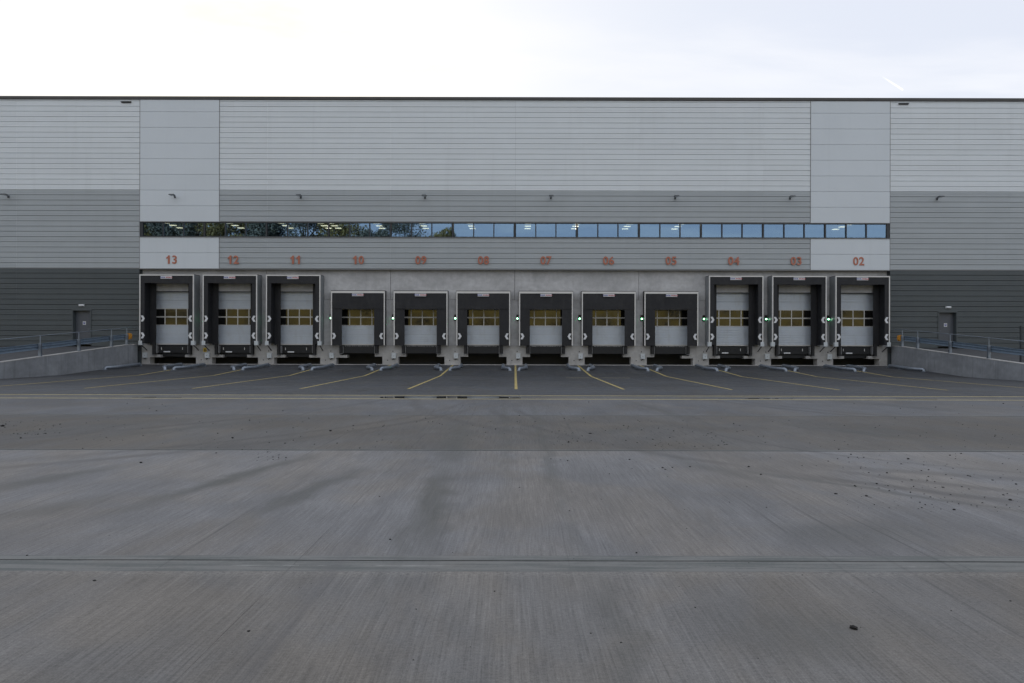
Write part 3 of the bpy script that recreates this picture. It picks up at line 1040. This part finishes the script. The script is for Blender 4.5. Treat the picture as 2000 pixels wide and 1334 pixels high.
for n, x in DOCKS:
    d = put_obj('sectional_door', door_fr_me, 'mullion', WH, loc=(x, 0, 0))
    for me in sect:
        put_obj('door_panel', me, 'door', d)
    put_obj('glazing_frame', glaze_fr, 'mullion', d)
    for z0 in (2.894, 3.441):
        for k in range(4):
            put_obj('pane', pane_me, 'doorglass', d, loc=(-dw + k * pwd, 0, z0))

# ---- personnel doors
for sgn in (-1, 1):
    x = sgn * PD_X
    f_ = MB()
    f_.box(x - PD_W, x - PD_W + 0.07, YC - 0.03, YC + 0.34, 1.62, PD_TOP)
    f_.box(x + PD_W - 0.07, x + PD_W, YC - 0.03, YC + 0.34, 1.62, PD_TOP)
    f_.box(x - PD_W, x + PD_W, YC - 0.032, YC + 0.342, PD_TOP, PD_TOP + 0.07)
    d = wpart(f_, 'personnel_door', 'dark')
    MB().bevbox(x - PD_W + 0.075, x + PD_W - 0.075, YC + 0.26, YC + 0.31, 1.63, PD_TOP - 0.01).make('door_leaf', 'persdoor', d)
    b_ = MB()
    b_.tube([(x + sgn * -0.42, YC + 0.255, 2.62), (x + sgn * -0.42, YC + 0.19, 2.62), (x + sgn * -0.30, YC + 0.19, 2.62)], 0.012, 6)
    b_.make('handle', 'galv', d)
    MB().box(x + 0.02 - 0.1, x + 0.02 + 0.1, YC + 0.246, YC + 0.256, 2.90, 3.12).make('door_sign', 'chevron', d)
    ring = MB()
    pts = [(x + 0.02 + 0.072 * math.cos(t * math.pi / 10), 3.01 + 0.072 * math.sin(t * math.pi / 10)) for t in range(20)]
    ring.prism(pts, 'y', YC + 0.240, YC + 0.245)
    ring.make('sign_disc', 'blue', d)
    bl = MB()
    bl.box(x - 0.01, x + 0.05, YC + 0.234, YC + 0.239, 3.005, 3.045)
    bl.make('sign_mark', 'chevron', d)

# ---- emergency lights above the personnel doors
for sgn, side in ((-1, 'left'), (1, 'right')):
    x = sgn * PD_X + 0.02
    t_ = thing('emergency_light', 'slim white bulkhead light above the %s-hand staff door' % side, 'light', (x, YC, 4.13), 0, 'bulkhead lights over the staff doors')
    MB().bevbox(-0.17, 0.17, -0.05, 0.0, -0.065, 0.065, 0.012).make('back_plate', 'box', t_)
    MB().bevbox(-0.16, 0.16, -0.12, -0.05, -0.055, 0.055, 0.03).make('diffuser', 'chevron', t_)

# ---- retaining walls of the side ramps
for sgn, side in ((-1, 'left'), (1, 'right')):
    t_ = thing('ramp_wall', 'stained concrete retaining wall rising to the dock corner on the %s' % side, 'wall', (sgn * 24.1, 0, 0), 0, 'retaining walls of the side ramps')
    ys = [12.0, 17.5, 22.5, 27.5, 31.4, 35.3, 39.2, 42.6, 43.66]
    for a, b_ in zip(ys[:-1], ys[1:]):
        za, zb = max(0.1, ramp_z(a) + 0.03), ramp_z(b_) + 0.03
        pts = [(a + 0.006, -0.3), (a + 0.006, za), (b_ - 0.006, zb), (b_ - 0.006, -0.3)]
        x0, x1 = (-0.30, 0.0) if sgn < 0 else (0.0, 0.30)
        MB().prism(pts, 'x', x0, x1).make('concrete_panel', 'ramp', t_)
        cp = MB().prism([(a + 0.004, za), (a + 0.004, za + 0.03), (b_ - 0.004, zb + 0.03), (b_ - 0.004, zb)], 'x', x0 - 0.012, x1 + 0.012)
        cp.make('coping', 'pier', t_)
    # ramp surface behind it
    xa, xb = (-60, -24.41) if sgn < 0 else (24.41, 60)
    rp = MB().prism([(8, -0.2), (22.0, max(-0.08, ramp_z(22.0) - 0.10)), (43.0, 1.48), (43.86, 1.50), (43.86, -0.3), (8, -0.3)], 'x', xa, xb)
    ro = rp.make('ramp', 'asphalt', kind='structure')
    for xx in (24.75, 29.2):
        i = 0
        lb = MB()
        x = sgn * xx
        zz = lambda y: -0.2 + 0 if y < 22 else (ramp_z(22.0) - 0.10) + (1.48 - (ramp_z(22.0) - 0.10)) * (y - 22) / 21.0
        lb.v += [(x - 0.05, 24, zz(24) + 0.004), (x + 0.05, 24, zz(24) + 0.004), (x + 0.05, 42.9, zz(42.9) + 0.004), (x - 0.05, 42.9, zz(42.9) + 0.004)]
        lb.f.append((0, 1, 2, 3))
        lb.make('painted_line', 'yellow', ro)
    # safety barrier on the wall
    t_ = thing('safety_barrier', 'galvanised crash barrier with handrail on the %s ramp wall' % side, 'barrier', (sgn * 24.25, 0, 0), 0, 'crash barriers on the ramp walls')
    py = [22.5, 25.6, 28.7, 31.8, 34.9, 38.0, 41.07, 42.7]
    for y in py:
        z = ramp_z(y) + 0.06
        b_ = MB()
        b_.box(-0.065, 0.065, y - 0.05, y - 0.042, z - 0.01, z + 0.66)
        b_.box(-0.065, 0.065, y + 0.042, y + 0.05, z - 0.01, z + 0.66)
        b_.box(-0.006, 0.006, y - 0.042, y + 0.042, z - 0.01, z + 0.66)
        b_.box(-0.11, 0.11, y - 0.1, y + 0.1, z - 0.011, z + 0.012)
        b_.make('barrier_post', 'galv', t_)
        MB().tube([(0, y, z + 0.6), (0, y, z + 1.05)], 0.024, 8).make('handrail_post', 'galv', t_, smooth=True)
    # w-profile beam
    prof = [(0.0, 0.0), (0.0, 0.03), (0.055, 0.07), (0.055, 0.12), (0.0, 0.155), (0.055, 0.19), (0.055, 0.24), (0.0, 0.28), (0.0, 0.31)]
    for a, b_ in zip(py[:-1], py[1:]):
        bm_ = MB()
        for (yy, tt) in ((a, 0), (b_, 1)):
            zz_ = ramp_z(yy) + 0.40
            off = sgn * 0.085
            for q, r_ in prof:
                bm_.v.append((off + sgn * q, yy, zz_ + r_))
            for q, r_ in reversed(prof):
                bm_.v.append((off + sgn * (q + 0.008), yy, zz_ + r_))
        n = len(prof) * 2
        for k in range(n):
            k2 = (k + 1) % n
            bm_.f.append((k, k2, n + k2, n + k))
        bm_.make('barrier_beam', 'galvd', t_)
    MB().tube([(0, py[0], ramp_z(py[0]) + 1.11), (0, py[-3], ramp_z(py[-3]) + 1.11), (0, py[-1], ramp_z(py[-1]) + 1.11), (0, 43.6, ramp_z(43.6) + 1.10)], 0.022, 8).make('handrail', 'galv', t_, smooth=True)
    # rounded end terminal, amber
    z = ramp_z(42.9) + 0.40
    e = MB()
    pts = []
    for k in range(13):
        t = -math.pi / 2 + math.pi * k / 12
        pts.append((0.10 + 0.10 * math.cos(t) * 1.0, z + 0.155 + 0.19 * math.sin(t)))
    pts = [(0.0, z - 0.035)] + pts + [(0.0, z + 0.345)]
    e.prism([(-sgn * p + sgn * 0.02, q) for p, q in pts], 'y', 42.78, 42.98)
    e.make('end_terminal', 'amber', t_)

# mesh fence panel at the right edge
fx, fy = 25.65, 34.6
t_ = thing('mesh_fence', 'dark wire mesh fence panel at the right-hand edge of the ramp', 'fence', (fx, fy, ramp_z(fy) - 0.12))
for k in range(3):
    MB().box(k * 2.4 - 0.03, k * 2.4 + 0.03, -0.03, 0.03, 0, 1.86).make('fence_post', 'frame', t_)
wr = MB()
for k in range(1, 96):
    x = k * 0.05
    if abs((x % 2.4)) < 0.03:
        continue
    wr.box(x - 0.003, x + 0.003, -0.004, 0.004, 0.06, 1.8)
for k in range(9):
    z = 0.08 + k * 0.21
    wr.box(0.03, 4.77, -0.012, -0.004, z - 0.004, z + 0.004)
wr.make('wire_mesh', 'frame', t_, kind='stuff')


# ------------------------------------------------------------------ dock furniture
def cloth(x0, x1, z0, z1, y, amp, seed, thick=0.02, nx=10, nz=14):
    b_ = MB()
    for side in (0, 1):
        for j in range(nz + 1):
            for i in range(nx + 1):
                x = x0 + (x1 - x0) * i / nx
                z = z0 + (z1 - z0) * j / nz
                w = mnoise.noise(Vector((x * 1.1 + seed, z * 0.9, seed * 1.7))) * amp
                w *= min(1, 2.2 * min(i, nx - i) / nx + 0.25)
                b_.v.append((x, y + w + side * thick, z))
    m_ = (nx + 1) * (nz + 1)
    for side in (0, 1):
        for j in range(nz):
            for i in range(nx):
                a = side * m_ + j * (nx + 1) + i
                b_.f.append((a, a + 1, a + nx + 2, a + nx + 1))
    for i in range(nx):
        for j in (0, nz):
            a = j * (nx + 1) + i
            b_.f.append((a, a + 1, m_ + a + 1, m_ + a))
    for j in range(nz):
        for i in (0, nx):
            a = j * (nx + 1) + i
            b_.f.append((a, a + nx + 1, m_ + a + nx + 1, m_ + a))
    return b_


def chevron_me(sgn):
    w, h = 0.24, 0.38
    pts = [(0, 0), (0.55 * w, 0), (w, h / 2), (0.55 * w, h), (0, h), (0, 0.90 * h), (0.40 * w, h / 2), (0, 0.10 * h)]
    b_ = MB().prism([(sgn * a, c - h / 2) for a, c in pts], 'y', -0.008, 0.0)
    return b_.mesh('chevron')


CHEV = {1: chevron_me(1), -1: chevron_me(-1)}
tm1, tw1, th1 = text_mesh('THOR', 0.115, 0.004, 0.003)
tm2, tw2, th2 = text_mesh('WORLD', 0.115, 0.004, 0.003)
plate_me = MB().bevbox(-0.36, 0.36, -0.02, 0.0, -0.085, 0.085, 0.01).mesh('name_plate')


def plate(parent, x, y, z):
    p = put_obj('name_plate', plate_me, 'chevron', parent, loc=(x, y, z))
    tot = tw1 + tw2 + 0.02
    put_obj('lettering', tm1, 'blue', p, loc=(-tot / 2 + tw1 / 2, -0.024, 0))
    put_obj('lettering', tm2, 'red', p, loc=(tot / 2 - tw2 / 2, -0.024, 0))


WH_HALF = 1.72


def make_short(n, x):
    t_ = thing('dock_shelter', 'low black curtain dock shelter with white trim under the orange %s' % WORDQ[n], 'dock shelter', (x, YW, 0), 0, 'low dock shelters')
    F = -0.45
    top = 5.08
    f_ = MB()
    f_.box(-1.72, 1.72, F - 0.012, F + 0.03, top - 0.13, top)
    f_.box(-1.72, -1.65, F - 0.012, F + 0.03, 1.62, top - 0.13)
    f_.box(1.65, 1.72, F - 0.012, F + 0.03, 1.62, top - 0.13)
    f_.make('shelter_trim', 'white', t_)
    s_ = MB()
    s_.box(-1.735, -1.69, F + 0.032, -0.002, 1.62, top)
    s_.box(1.69, 1.735, F + 0.032, -0.002, 1.62, top)
    s_.box(-1.735, 1.735, F + 0.0322, -0.0022, top, top + 0.04)
    s_.make('shelter_frame', 'curtain', t_)
    cloth(-1.65, 1.65, 3.955, top - 0.13, F - 0.002, 0.05, n * 1.3).make('head_curtain', 'curtain', t_, smooth=True)
    for sg in (-1, 1):
        a, b_ = sorted((sg * 1.025, sg * 1.655))
        cloth(a, b_, 1.63, top - 0.14, F + 0.035, 0.035, n + sg * 3.1, nx=5).make('side_curtain', 'curtain', t_, smooth=True)
        put_obj('chevron', CHEV[-sg], 'chevron', t_, loc=(sg * 1.615, F - 0.055, 2.21))
    plate(t_, 0.0, F - 0.05, 4.83)
    return t_


def make_tall(n, x):
    t_ = thing('dock_shelter', 'tall black dock shelter with grey side and white trim under the orange %s' % WORDQ[n], 'dock shelter', (x, YW, 0), 0, 'tall dock shelters')
    F = -0.85
    top = 6.07
    f_ = MB()
    f_.box(-1.72, 1.72, F - 0.012, F + 0.03, top - 0.075, top)
    f_.box(-1.72, -1.655, F - 0.012, F + 0.03, 1.88, top - 0.075)
    f_.box(1.655, 1.72, F - 0.012, F + 0.03, 1.88, top - 0.075)
    f_.make('shelter_trim', 'white', t_)
    c_ = MB()
    c_.box(-1.655, 1.655, F, F + 0.03, 5.53, top - 0.075)
    c_.make('head_curtain', 'curtain', t_)
    for sg in (-1, 1):
        a, b_ = sorted((sg * 1.40, sg * 1.655))
        MB().box(a, b_, F + 0.002, F + 0.032, 1.70, 5.53).make('side_curtain', 'curtain', t_)
        a, b_ = sorted((sg * 1.67, sg * 1.715))
        m_ = MB()
        m_.box(a, b_, F + 0.034, -0.002, 1.70, top - 0.01)
        m_.make('side_panel', 'shelterside', t_)
        # pressed edges of the side sheet
        a2, b2 = sorted((sg * 1.715, sg * 1.73))
        e_ = MB()
        e_.box(a2, b2, F + 0.05, F + 0.10, 1.75, top - 0.05)
        e_.box(a2, b2, -0.08, -0.03, 1.75, top - 0.05)
        e_.make('edge_rib', 'shelterside', t_)
        a, b_ = sorted((sg * 1.42, sg * 1.665))
        MB().box(a, b_, F + 0.04, -0.01, 1.70, 5.60).make('side_cushion', 'curtain', t_)
        a, b_ = sorted((sg * 1.03, sg * 1.42))
        cloth(a, b_, 1.63, 5.56, -0.14, 0.03, n + sg * 2.3, nx=4, nz=10).make('inner_curtain', 'curtain', t_, smooth=True)
        for z in (2.21, 3.28):
            put_obj('chevron', CHEV[-sg], 'chevron', t_, loc=(sg * 1.615, F - 0.003, z))
        MB().bevbox(sg * 1.66 - 0.115, sg * 1.66 + 0.115, F - 0.03, F + 0.2, 1.60, 1.875, 0.012).make('corner_block', 'box', t_)
        MB().tube([(sg * 1.66, F + 0.1, 1.61), (sg * 1.66, -0.055, 1.27)], 0.03, 6).make('brace', 'black', t_)
    MB().box(-1.72, 1.72, F + 0.034, -0.003, top - 0.01, top + 0.02).make('roof_sheet', 'curtain', t_)
    plate(t_, -0.02, F - 0.005, 5.88)
    return t_


for n, x in DOCKS:
    (make_tall if n in TALL else make_short)(n, x)

# ---- levellers
for n, x in DOCKS:
    tall = n in TALL
    t_ = thing('dock_leveller', 'dark steel dock leveller with rubber buffers beneath door %s' % WORDQ[n], 'dock leveller', (x, YW, 0), 0,
               'levellers under the %s doors' % ('tall' if tall else 'low'))
    ys = -0.12 if not tall else 0.10
    b_ = MB()
    b_.box(-1.0, 1.0, ys, 1.9, 1.50, 1.585)
    b_.make('platform', 'steel', t_)
    MB().box(-0.97, 0.97, ys - 0.035, ys - 0.002, 1.11, 1.56).make('lip', 'steel', t_)
    kn = MB()
    rr = random.Random(n)
    k = -0.9
    while k < 0.9:
        w = rr.uniform(0.03, 0.13)
        kn.tube([(k, ys - 0.04, 1.575), (k + w, ys - 0.04, 1.575)], 0.012, 6)
        k += w + rr.uniform(0.02, 0.09)
    if not tall:
        kn.make('hinge', 'mullion', t_)
    for sg in (-1, 1):
        zb, zt = (0.995, 1.74) if tall else (1.095, 1.60)
        MB().bevbox(sg * 1.15 - 0.08, sg * 1.15 + 0.08, -0.26, -0.052, zb, zt, 0.02).make('buffer', 'black', t_)
        MB().box(sg * 1.01 - 0.017, sg * 1.01 + 0.017, -0.16, 0.6, 1.10, 1.58).make('side_angle', 'flash', t_)
        MB().box(sg * 1.14 - 0.1, sg * 1.14 + 0.1, -0.25, -0.052, zb - 0.028, zb - 0.004).make('buffer_bracket', 'flash', t_)
    if tall:
        s = 1 if x > 0 else -1
        MB().box(-0.62 if x > 0 else -0.65, -0.20 if x > 0 else -0.23, ys - 0.045, ys - 0.037, 1.14, 1.215).make('data_plate', 'chevron', t_)
        st = MB()
        st.box(-0.80, -0.765, ys - 0.06, ys - 0.037, 1.3, 1.46)
        st.box(0.56, 0.595, ys - 0.06, ys - 0.037, 1.3, 1.46)
        st.make('safety_strut', 'mullion', t_)
        ft = MB().box(-0.9, 0.9, 0.2, 0.25, 0.86, 1.14)
        ft.make('toe_guard', 'steel', t_)

# ---- green signal lights, control boxes (one at each dock's left pier)
names = {n: x for n, x in DOCKS}


def make_signal(n, x):
    t_ = thing('dock_signal', 'small two-lamp dock signal lit green on the wall left of door %s' % WORDQ[n], 'signal light', (x - 1.82, YW, 3.37), 0, 'green dock signals')
    MB().bevbox(-0.075, 0.075, -0.09, -0.002, -0.14, 0.24, 0.012).make('housing', 'black', t_)
    l_ = MB()
    l_.tube([(0, -0.10, 0.13), (0, -0.09, 0.13)], [0.045, 0.055], 12)
    l_.make('red_lens', 'redlens', t_)
    l_ = MB()
    l_.tube([(0, -0.135, -0.01), (0, -0.12, -0.01), (0, -0.09, -0.01)], [0.025, 0.046, 0.055], 14)
    l_.make('green_lens', 'greenlamp', t_)
    l_ = MB()
    l_.tube([(0, -0.145, -0.01), (0, -0.1355, -0.01)], [0.030, 0.036], 14)
    l_.make('bright_core', 'greencore', t_)
    v = MB()
    pts = [(0.075 * math.cos(R(a)), -0.01 + 0.075 * math.sin(R(a))) for a in range(20, 161, 20)] + [(0.066 * math.cos(R(a)), -0.01 + 0.066 * math.sin(R(a))) for a in range(160, 19, -20)]
    v.prism([(p, q) for p, q in pts], 'y', -0.17, -0.09)
    v.make('visor', 'black', t_)
    return t_


sig = make_signal(13, -22)
for n, x in DOCKS[1:]:
    copy_tree(sig, (x - 1.82, YW, 3.37), 'small two-lamp dock signal lit green on the wall left of door %s' % WORDQ[n])

cb = thing('control_box', 'pale grey control box on the pier left of dock thirteen by the ramp wall', 'control box', (-23.76, YW - 0.05, 0), 0, 'control boxes on the concrete piers')
MB().bevbox(-0.14, 0.14, -0.13, -0.001, 0.78, 1.12, 0.012).make('housing', 'box', cb)
MB().box(-0.145, 0.145, -0.135, -0.128, 1.09, 1.125).make('lid_edge', 'box', cb)
MB().tube([(0.0, -0.06, 0.72), (0.0, -0.06, 0.785)], 0.035, 8).make('cable_gland', 'black', cb)
MB().box(-0.02, 0.02, -0.14, -0.131, 0.92, 0.96).make('button', 'flash', cb)
for n, x in DOCKS[1:]:
    copy_tree(cb, (x - 2 + 0.24, YW - 0.05, 0), 'pale grey control box on the concrete pier left of dock %s' % WORDQ[n])

t_ = thing('warning_sign', 'small yellow and black warning sign on the pier between docks thirteen and twelve', 'sign', (-19.93, YW - 0.055, 1.30))
MB().box(-0.10, 0.10, -0.012, 0.0, -0.13, 0.13).make('sign_plate', 'warning', t_)
MB().prism([(-0.06, 0.0), (0.06, 0.0), (0.0, 0.10)], 'y', -0.018, -0.013).make('warning_triangle', 'black', t_)
MB().box(-0.07, 0.07, -0.018, -0.013, -0.10, -0.03).make('text_bar', 'black', t_)

# ---- dock numbers
DIG = {}
for n, x in DOCKS:
    facing = n in (13, 2)
    yn = YC - 0.03 if facing else YC - 0.06
    xo = {13: 0.05, 2: 0.0}.get(n, 0)
    t_ = thing('dock_number', 'orange-red raised dock number reading %s on the %s' % (WORDQ[n], 'flat pale panel' if facing else 'ribbed grey cladding'), 'number sign',
               (x + xo, yn, 7.07), 0, 'orange dock numbers')
    st = '%02d' % n
    for k, ch_ in enumerate(st):
        if ch_ not in DIG:
            if ch_ == '1':
                DIG[ch_] = MB().prism([(0.075, -0.27), (0.075, 0.27), (-0.025, 0.27), (-0.065, 0.19), (-0.145, 0.14), (-0.145, 0.045), (-0.04, 0.10), (-0.04, -0.27)],
                                      'y', -0.025, 0.025).mesh('digit')
                continue_font = False
            else:
                continue_font = True
        if ch_ not in DIG and continue_font:
            me, w, h = text_mesh(ch_, 0.70, 0.015, 0.02)
            sc_ = 0.54 / h
            for v in me.vertices:
                v.co.z *= sc_
            DIG[ch_] = me
        put_obj('digit', DIG[ch_], 'number', t_, loc=((-0.19, 0.19)[k], 0, 0))
    sp_ = MB()
    for dx in (-0.19, 0.19):
        for dz in (-0.15, 0.15):
            sp_.box(dx - 0.012, dx + 0.012, 0.018, 0.065 if not facing else 0.03, dz - 0.012, dz + 0.012)
    sp_.make('fixing_stud', 'flash', t_)

# ---- floodlights on the facade
fl = thing('floodlight', 'small dark floodlight on the grey band at the far left edge', 'floodlight', (-32.4, YC, 11.08), 0, 'floodlights along the facade')
MB().bevbox(-0.07, 0.07, -0.03, 0.0, -0.10, 0.10, 0.008).make('wall_plate', 'lampgrey', fl)
MB().tube([(0, -0.02, 0.0), (0, -0.25, 0.03), (0, -0.34, 0.06)], 0.03, 8).make('arm', 'lampgrey', fl)
hd = MB()
hd.prism([(-0.30, 0.02), (-0.32, 0.10), (-0.62, 0.12), (-0.74, 0.07), (-0.74, 0.03)], 'x', -0.17, 0.17)
hd.make('head', 'lampgrey', fl)
MB().box(-0.14, 0.14, -0.70, -0.36, 0.005, 0.018).make('lens', 'box', fl)
MB().tube([(0, -0.10, -0.10), (0, -0.10, -0.02)], 0.04, 8).make('sensor', 'black', fl)
fl.scale = (0.8, 0.8, 0.8)
for x, lb in ((-21.75, 'small dark floodlight on the flat pale panel above dock thirteen'), (-13.7, 'small dark floodlight on the grey band above dock eleven'),
              (-5.75, 'small dark floodlight on the grey band above dock zero nine'), (2.3, 'small dark floodlight on the grey band above dock zero seven'),
              (10.25, 'small dark floodlight on the grey band above dock zero five'), (17.6, 'small dark floodlight on the grey band above dock zero three'),
              (27.0, 'small dark floodlight on the grey band above the right-hand staff door')):
    copy_tree(fl, (x, YC, 11.08), lb)
for x, side in ((-24.88, 'left'), (24.85, 'right')):
    t_ = thing('overflow_spout', 'dark overflow slot under the roof edge at the upper %s' % side, 'overflow outlet', (x, YC, 17.14), 0, 'overflow outlets under the roof edge')
    MB().box(-0.33, 0.33, -0.10, 0.0, 0.01, 0.03).make('lip', 'cap', t_)
    MB().box(-0.30, 0.30, -0.06, 0.0, -0.045, 0.005).make('mouth', 'black', t_)

# ---- wheel guides
def guide_meshes(sgn):
    r = 0.088
    h = 0.13
    pts = []
    raw = [(0.70 * sgn, 42.4), (0.70 * sgn, 40.45), (0.66 * sgn, 40.22), (0.36 * sgn, 39.72), (0.30 * sgn, 39.64)]
    path = [(x, y, apron(y) + h) for x, y in raw]
    path = [(0.70 * sgn, 42.52, apron(42.5) - 0.02), (0.70 * sgn, 42.50, apron(42.5) + 0.08)] + path
    path += [(0.27 * sgn, 39.60, apron(39.6) + 0.10), (0.25 * sgn, 39.58, apron(39.6) - 0.02)]
    rail = MB().tube(path, r, 12).mesh('guide_rail', True)
    ft = MB()
    for (x, y) in ((0.70 * sgn, 42.5), (0.70 * sgn, 41.2), (0.25 * sgn, 39.59)):
        ft.box(x - 0.11, x + 0.11, y - 0.11, y + 0.11, apron(y) - 0.01, apron(y) + 0.018)
    foot = ft.mesh('foot_plate')
    return rail, foot


GM = {1: guide_meshes(1), -1: guide_meshes(-1)}
for n, x in DOCKS:
    for bx, sgn, side in ((x - 2, 1, 'left'), (x + 2, -1, 'right')):
        t_ = thing('wheel_guide', 'bent galvanised wheel guide tube on the apron at the %s of dock %s' % (side, WORDQ[n]), 'wheel guide', (bx, 0, 0), 0, 'wheel guides on the apron')
        put_obj('guide_rail', GM[sgn][0], 'galv', t_)
        put_obj('foot_plate', GM[sgn][1], 'galv', t_)


# ------------------------------------------------------------------ mud clods and grit
def clod(rnd, r, loc):
    import bmesh
    bm = bmesh.new()
    bmesh.ops.create_icosphere(bm, subdivisions=1, radius=1.0)
    sx, sy, sz = rnd.uniform(0.8, 1.4), rnd.uniform(0.7, 1.2), rnd.uniform(0.45, 0.75)
    a = rnd.uniform(0, 6.28)
    for v in bm.verts:
        k = rnd.uniform(0.72, 1.2)
        x, y, z = v.co.x * k * sx, v.co.y * k * sy, v.co.z * k * sz
        v.co = ((x * math.cos(a) - y * math.sin(a)) * r + loc[0], (x * math.sin(a) + y * math.cos(a)) * r + loc[1], z * r + loc[2] + r * sz * 0.6)
    return bm


def gpt(x, y):
    Y = 1.62 * 1333.3 / (y - 0.0023 * (x - 1000) - 675)
    return (x - 1005) * Y / 1333.3, Y


rnd = random.Random(5)
notable = [(1668, 1228, 13), (1774, 897, 6), (1463, 912, 4.5), (1487, 927, 4.5), (1295, 914, 5), (1300, 917, 4), (1693, 969, 6), (1633, 965, 4.5), (1974, 977, 6), (1864, 996, 5),
           (276, 904, 6), (186, 1134, 5), (487, 1233, 6), (967, 1155, 4.5), (1244, 1080, 4.5), (1214, 1255, 4), (1155, 1237, 3.5), (1359, 1187, 4), (1670, 949, 4),
           (1713, 945, 4), (1735, 949, 4), (1109, 900, 4), (1348, 912, 4), (1230, 898, 4), (742, 970, 3.5), (763, 1054, 4), (814, 1190, 3.5), (809, 1289, 3.5), (1859, 1193, 4),
           (1975, 1174, 4), (1842, 952, 4.5), (1939, 938, 4), (1879, 951, 4), (1985, 946, 4), (1968, 964, 4), (1111, 864, 5), (557, 866, 4), (455, 856, 5), (646, 842, 5),
           (1153, 847, 5), (5, 833, 7), (41, 856, 5), (423, 885, 3.5), (1113, 998, 3), (1568, 1123, 3), (54, 1085, 4)]
for k, (px, py, sz) in enumerate(notable):
    X, Y = gpt(px, py)
    r = sz / (1333.3 / Y) * 0.56
    bm = clod(rnd, r, (0, 0, 0))
    me = bpy.data.meshes.new('mud_clod')
    bm.to_mesh(me)
    bm.free()
    o = put_obj('mud_clod', me, 'stone', None, loc=(X, Y, -0.002))
    o['category'] = 'mud clod'
    o['group'] = 'dark clods scattered on the yard'
    o['label'] = 'small dark clod of dried mud lying on the pale concrete yard'
    if k == 0:
        o['label'] = 'largest dark clod, lying alone on the concrete at lower right'
    elif k == 1:
        o['label'] = 'dark clod just beyond the far joint, right of centre'
    elif k == 10:
        o['label'] = 'single dark clod on the pale slab at far left'
    elif k == 12:
        o['label'] = 'dark clod nearest the camera on the left half of the yard'
import bmesh
gv, gfc = [], []
regions = [(1650, 2000, 885, 1000, 170), (1000, 2000, 815, 880, 170), (150, 1000, 815, 880, 130), (1000, 1650, 885, 1000, 50), (0, 120, 820, 850, 70), (500, 560, 878, 900, 25),
           (0, 2000, 900, 1320, 50), (1250, 1420, 835, 875, 50), (1080, 1160, 845, 880, 26), (0, 2000, 785, 812, 25)]
for x0, x1, y0, y1, cnt in regions:
    for k in range(cnt):
        px, py = rnd.uniform(x0, x1), rnd.uniform(y0, y1)
        X, Y = gpt(px, py)
        if abs(Y - 21.4) < 0.7:
            continue
        sz = rnd.choice((1.0, 1.2, 1.5, 1.5, 2.0, 2.6)) if Y > 6 else rnd.uniform(1.5, 2.6)
        r = sz / (1333.3 / Y) * (0.72 if x0 == 1650 else 0.6)
        bm = clod(rnd, r, (X, Y, -0.002))
        bm.verts.ensure_lookup_table()
        i = len(gv)
        gv += [tuple(v.co) for v in bm.verts]
        gfc += [tuple(i + v.index for v in f.verts) for f in bm.faces]
        bm.free()
me = bpy.data.meshes.new('grit')
me.from_pydata(gv, [], gfc)
put_obj('grit', me, 'stone', None, kind='stuff', label='fine dark grit scattered over the concrete yard', category='grit')
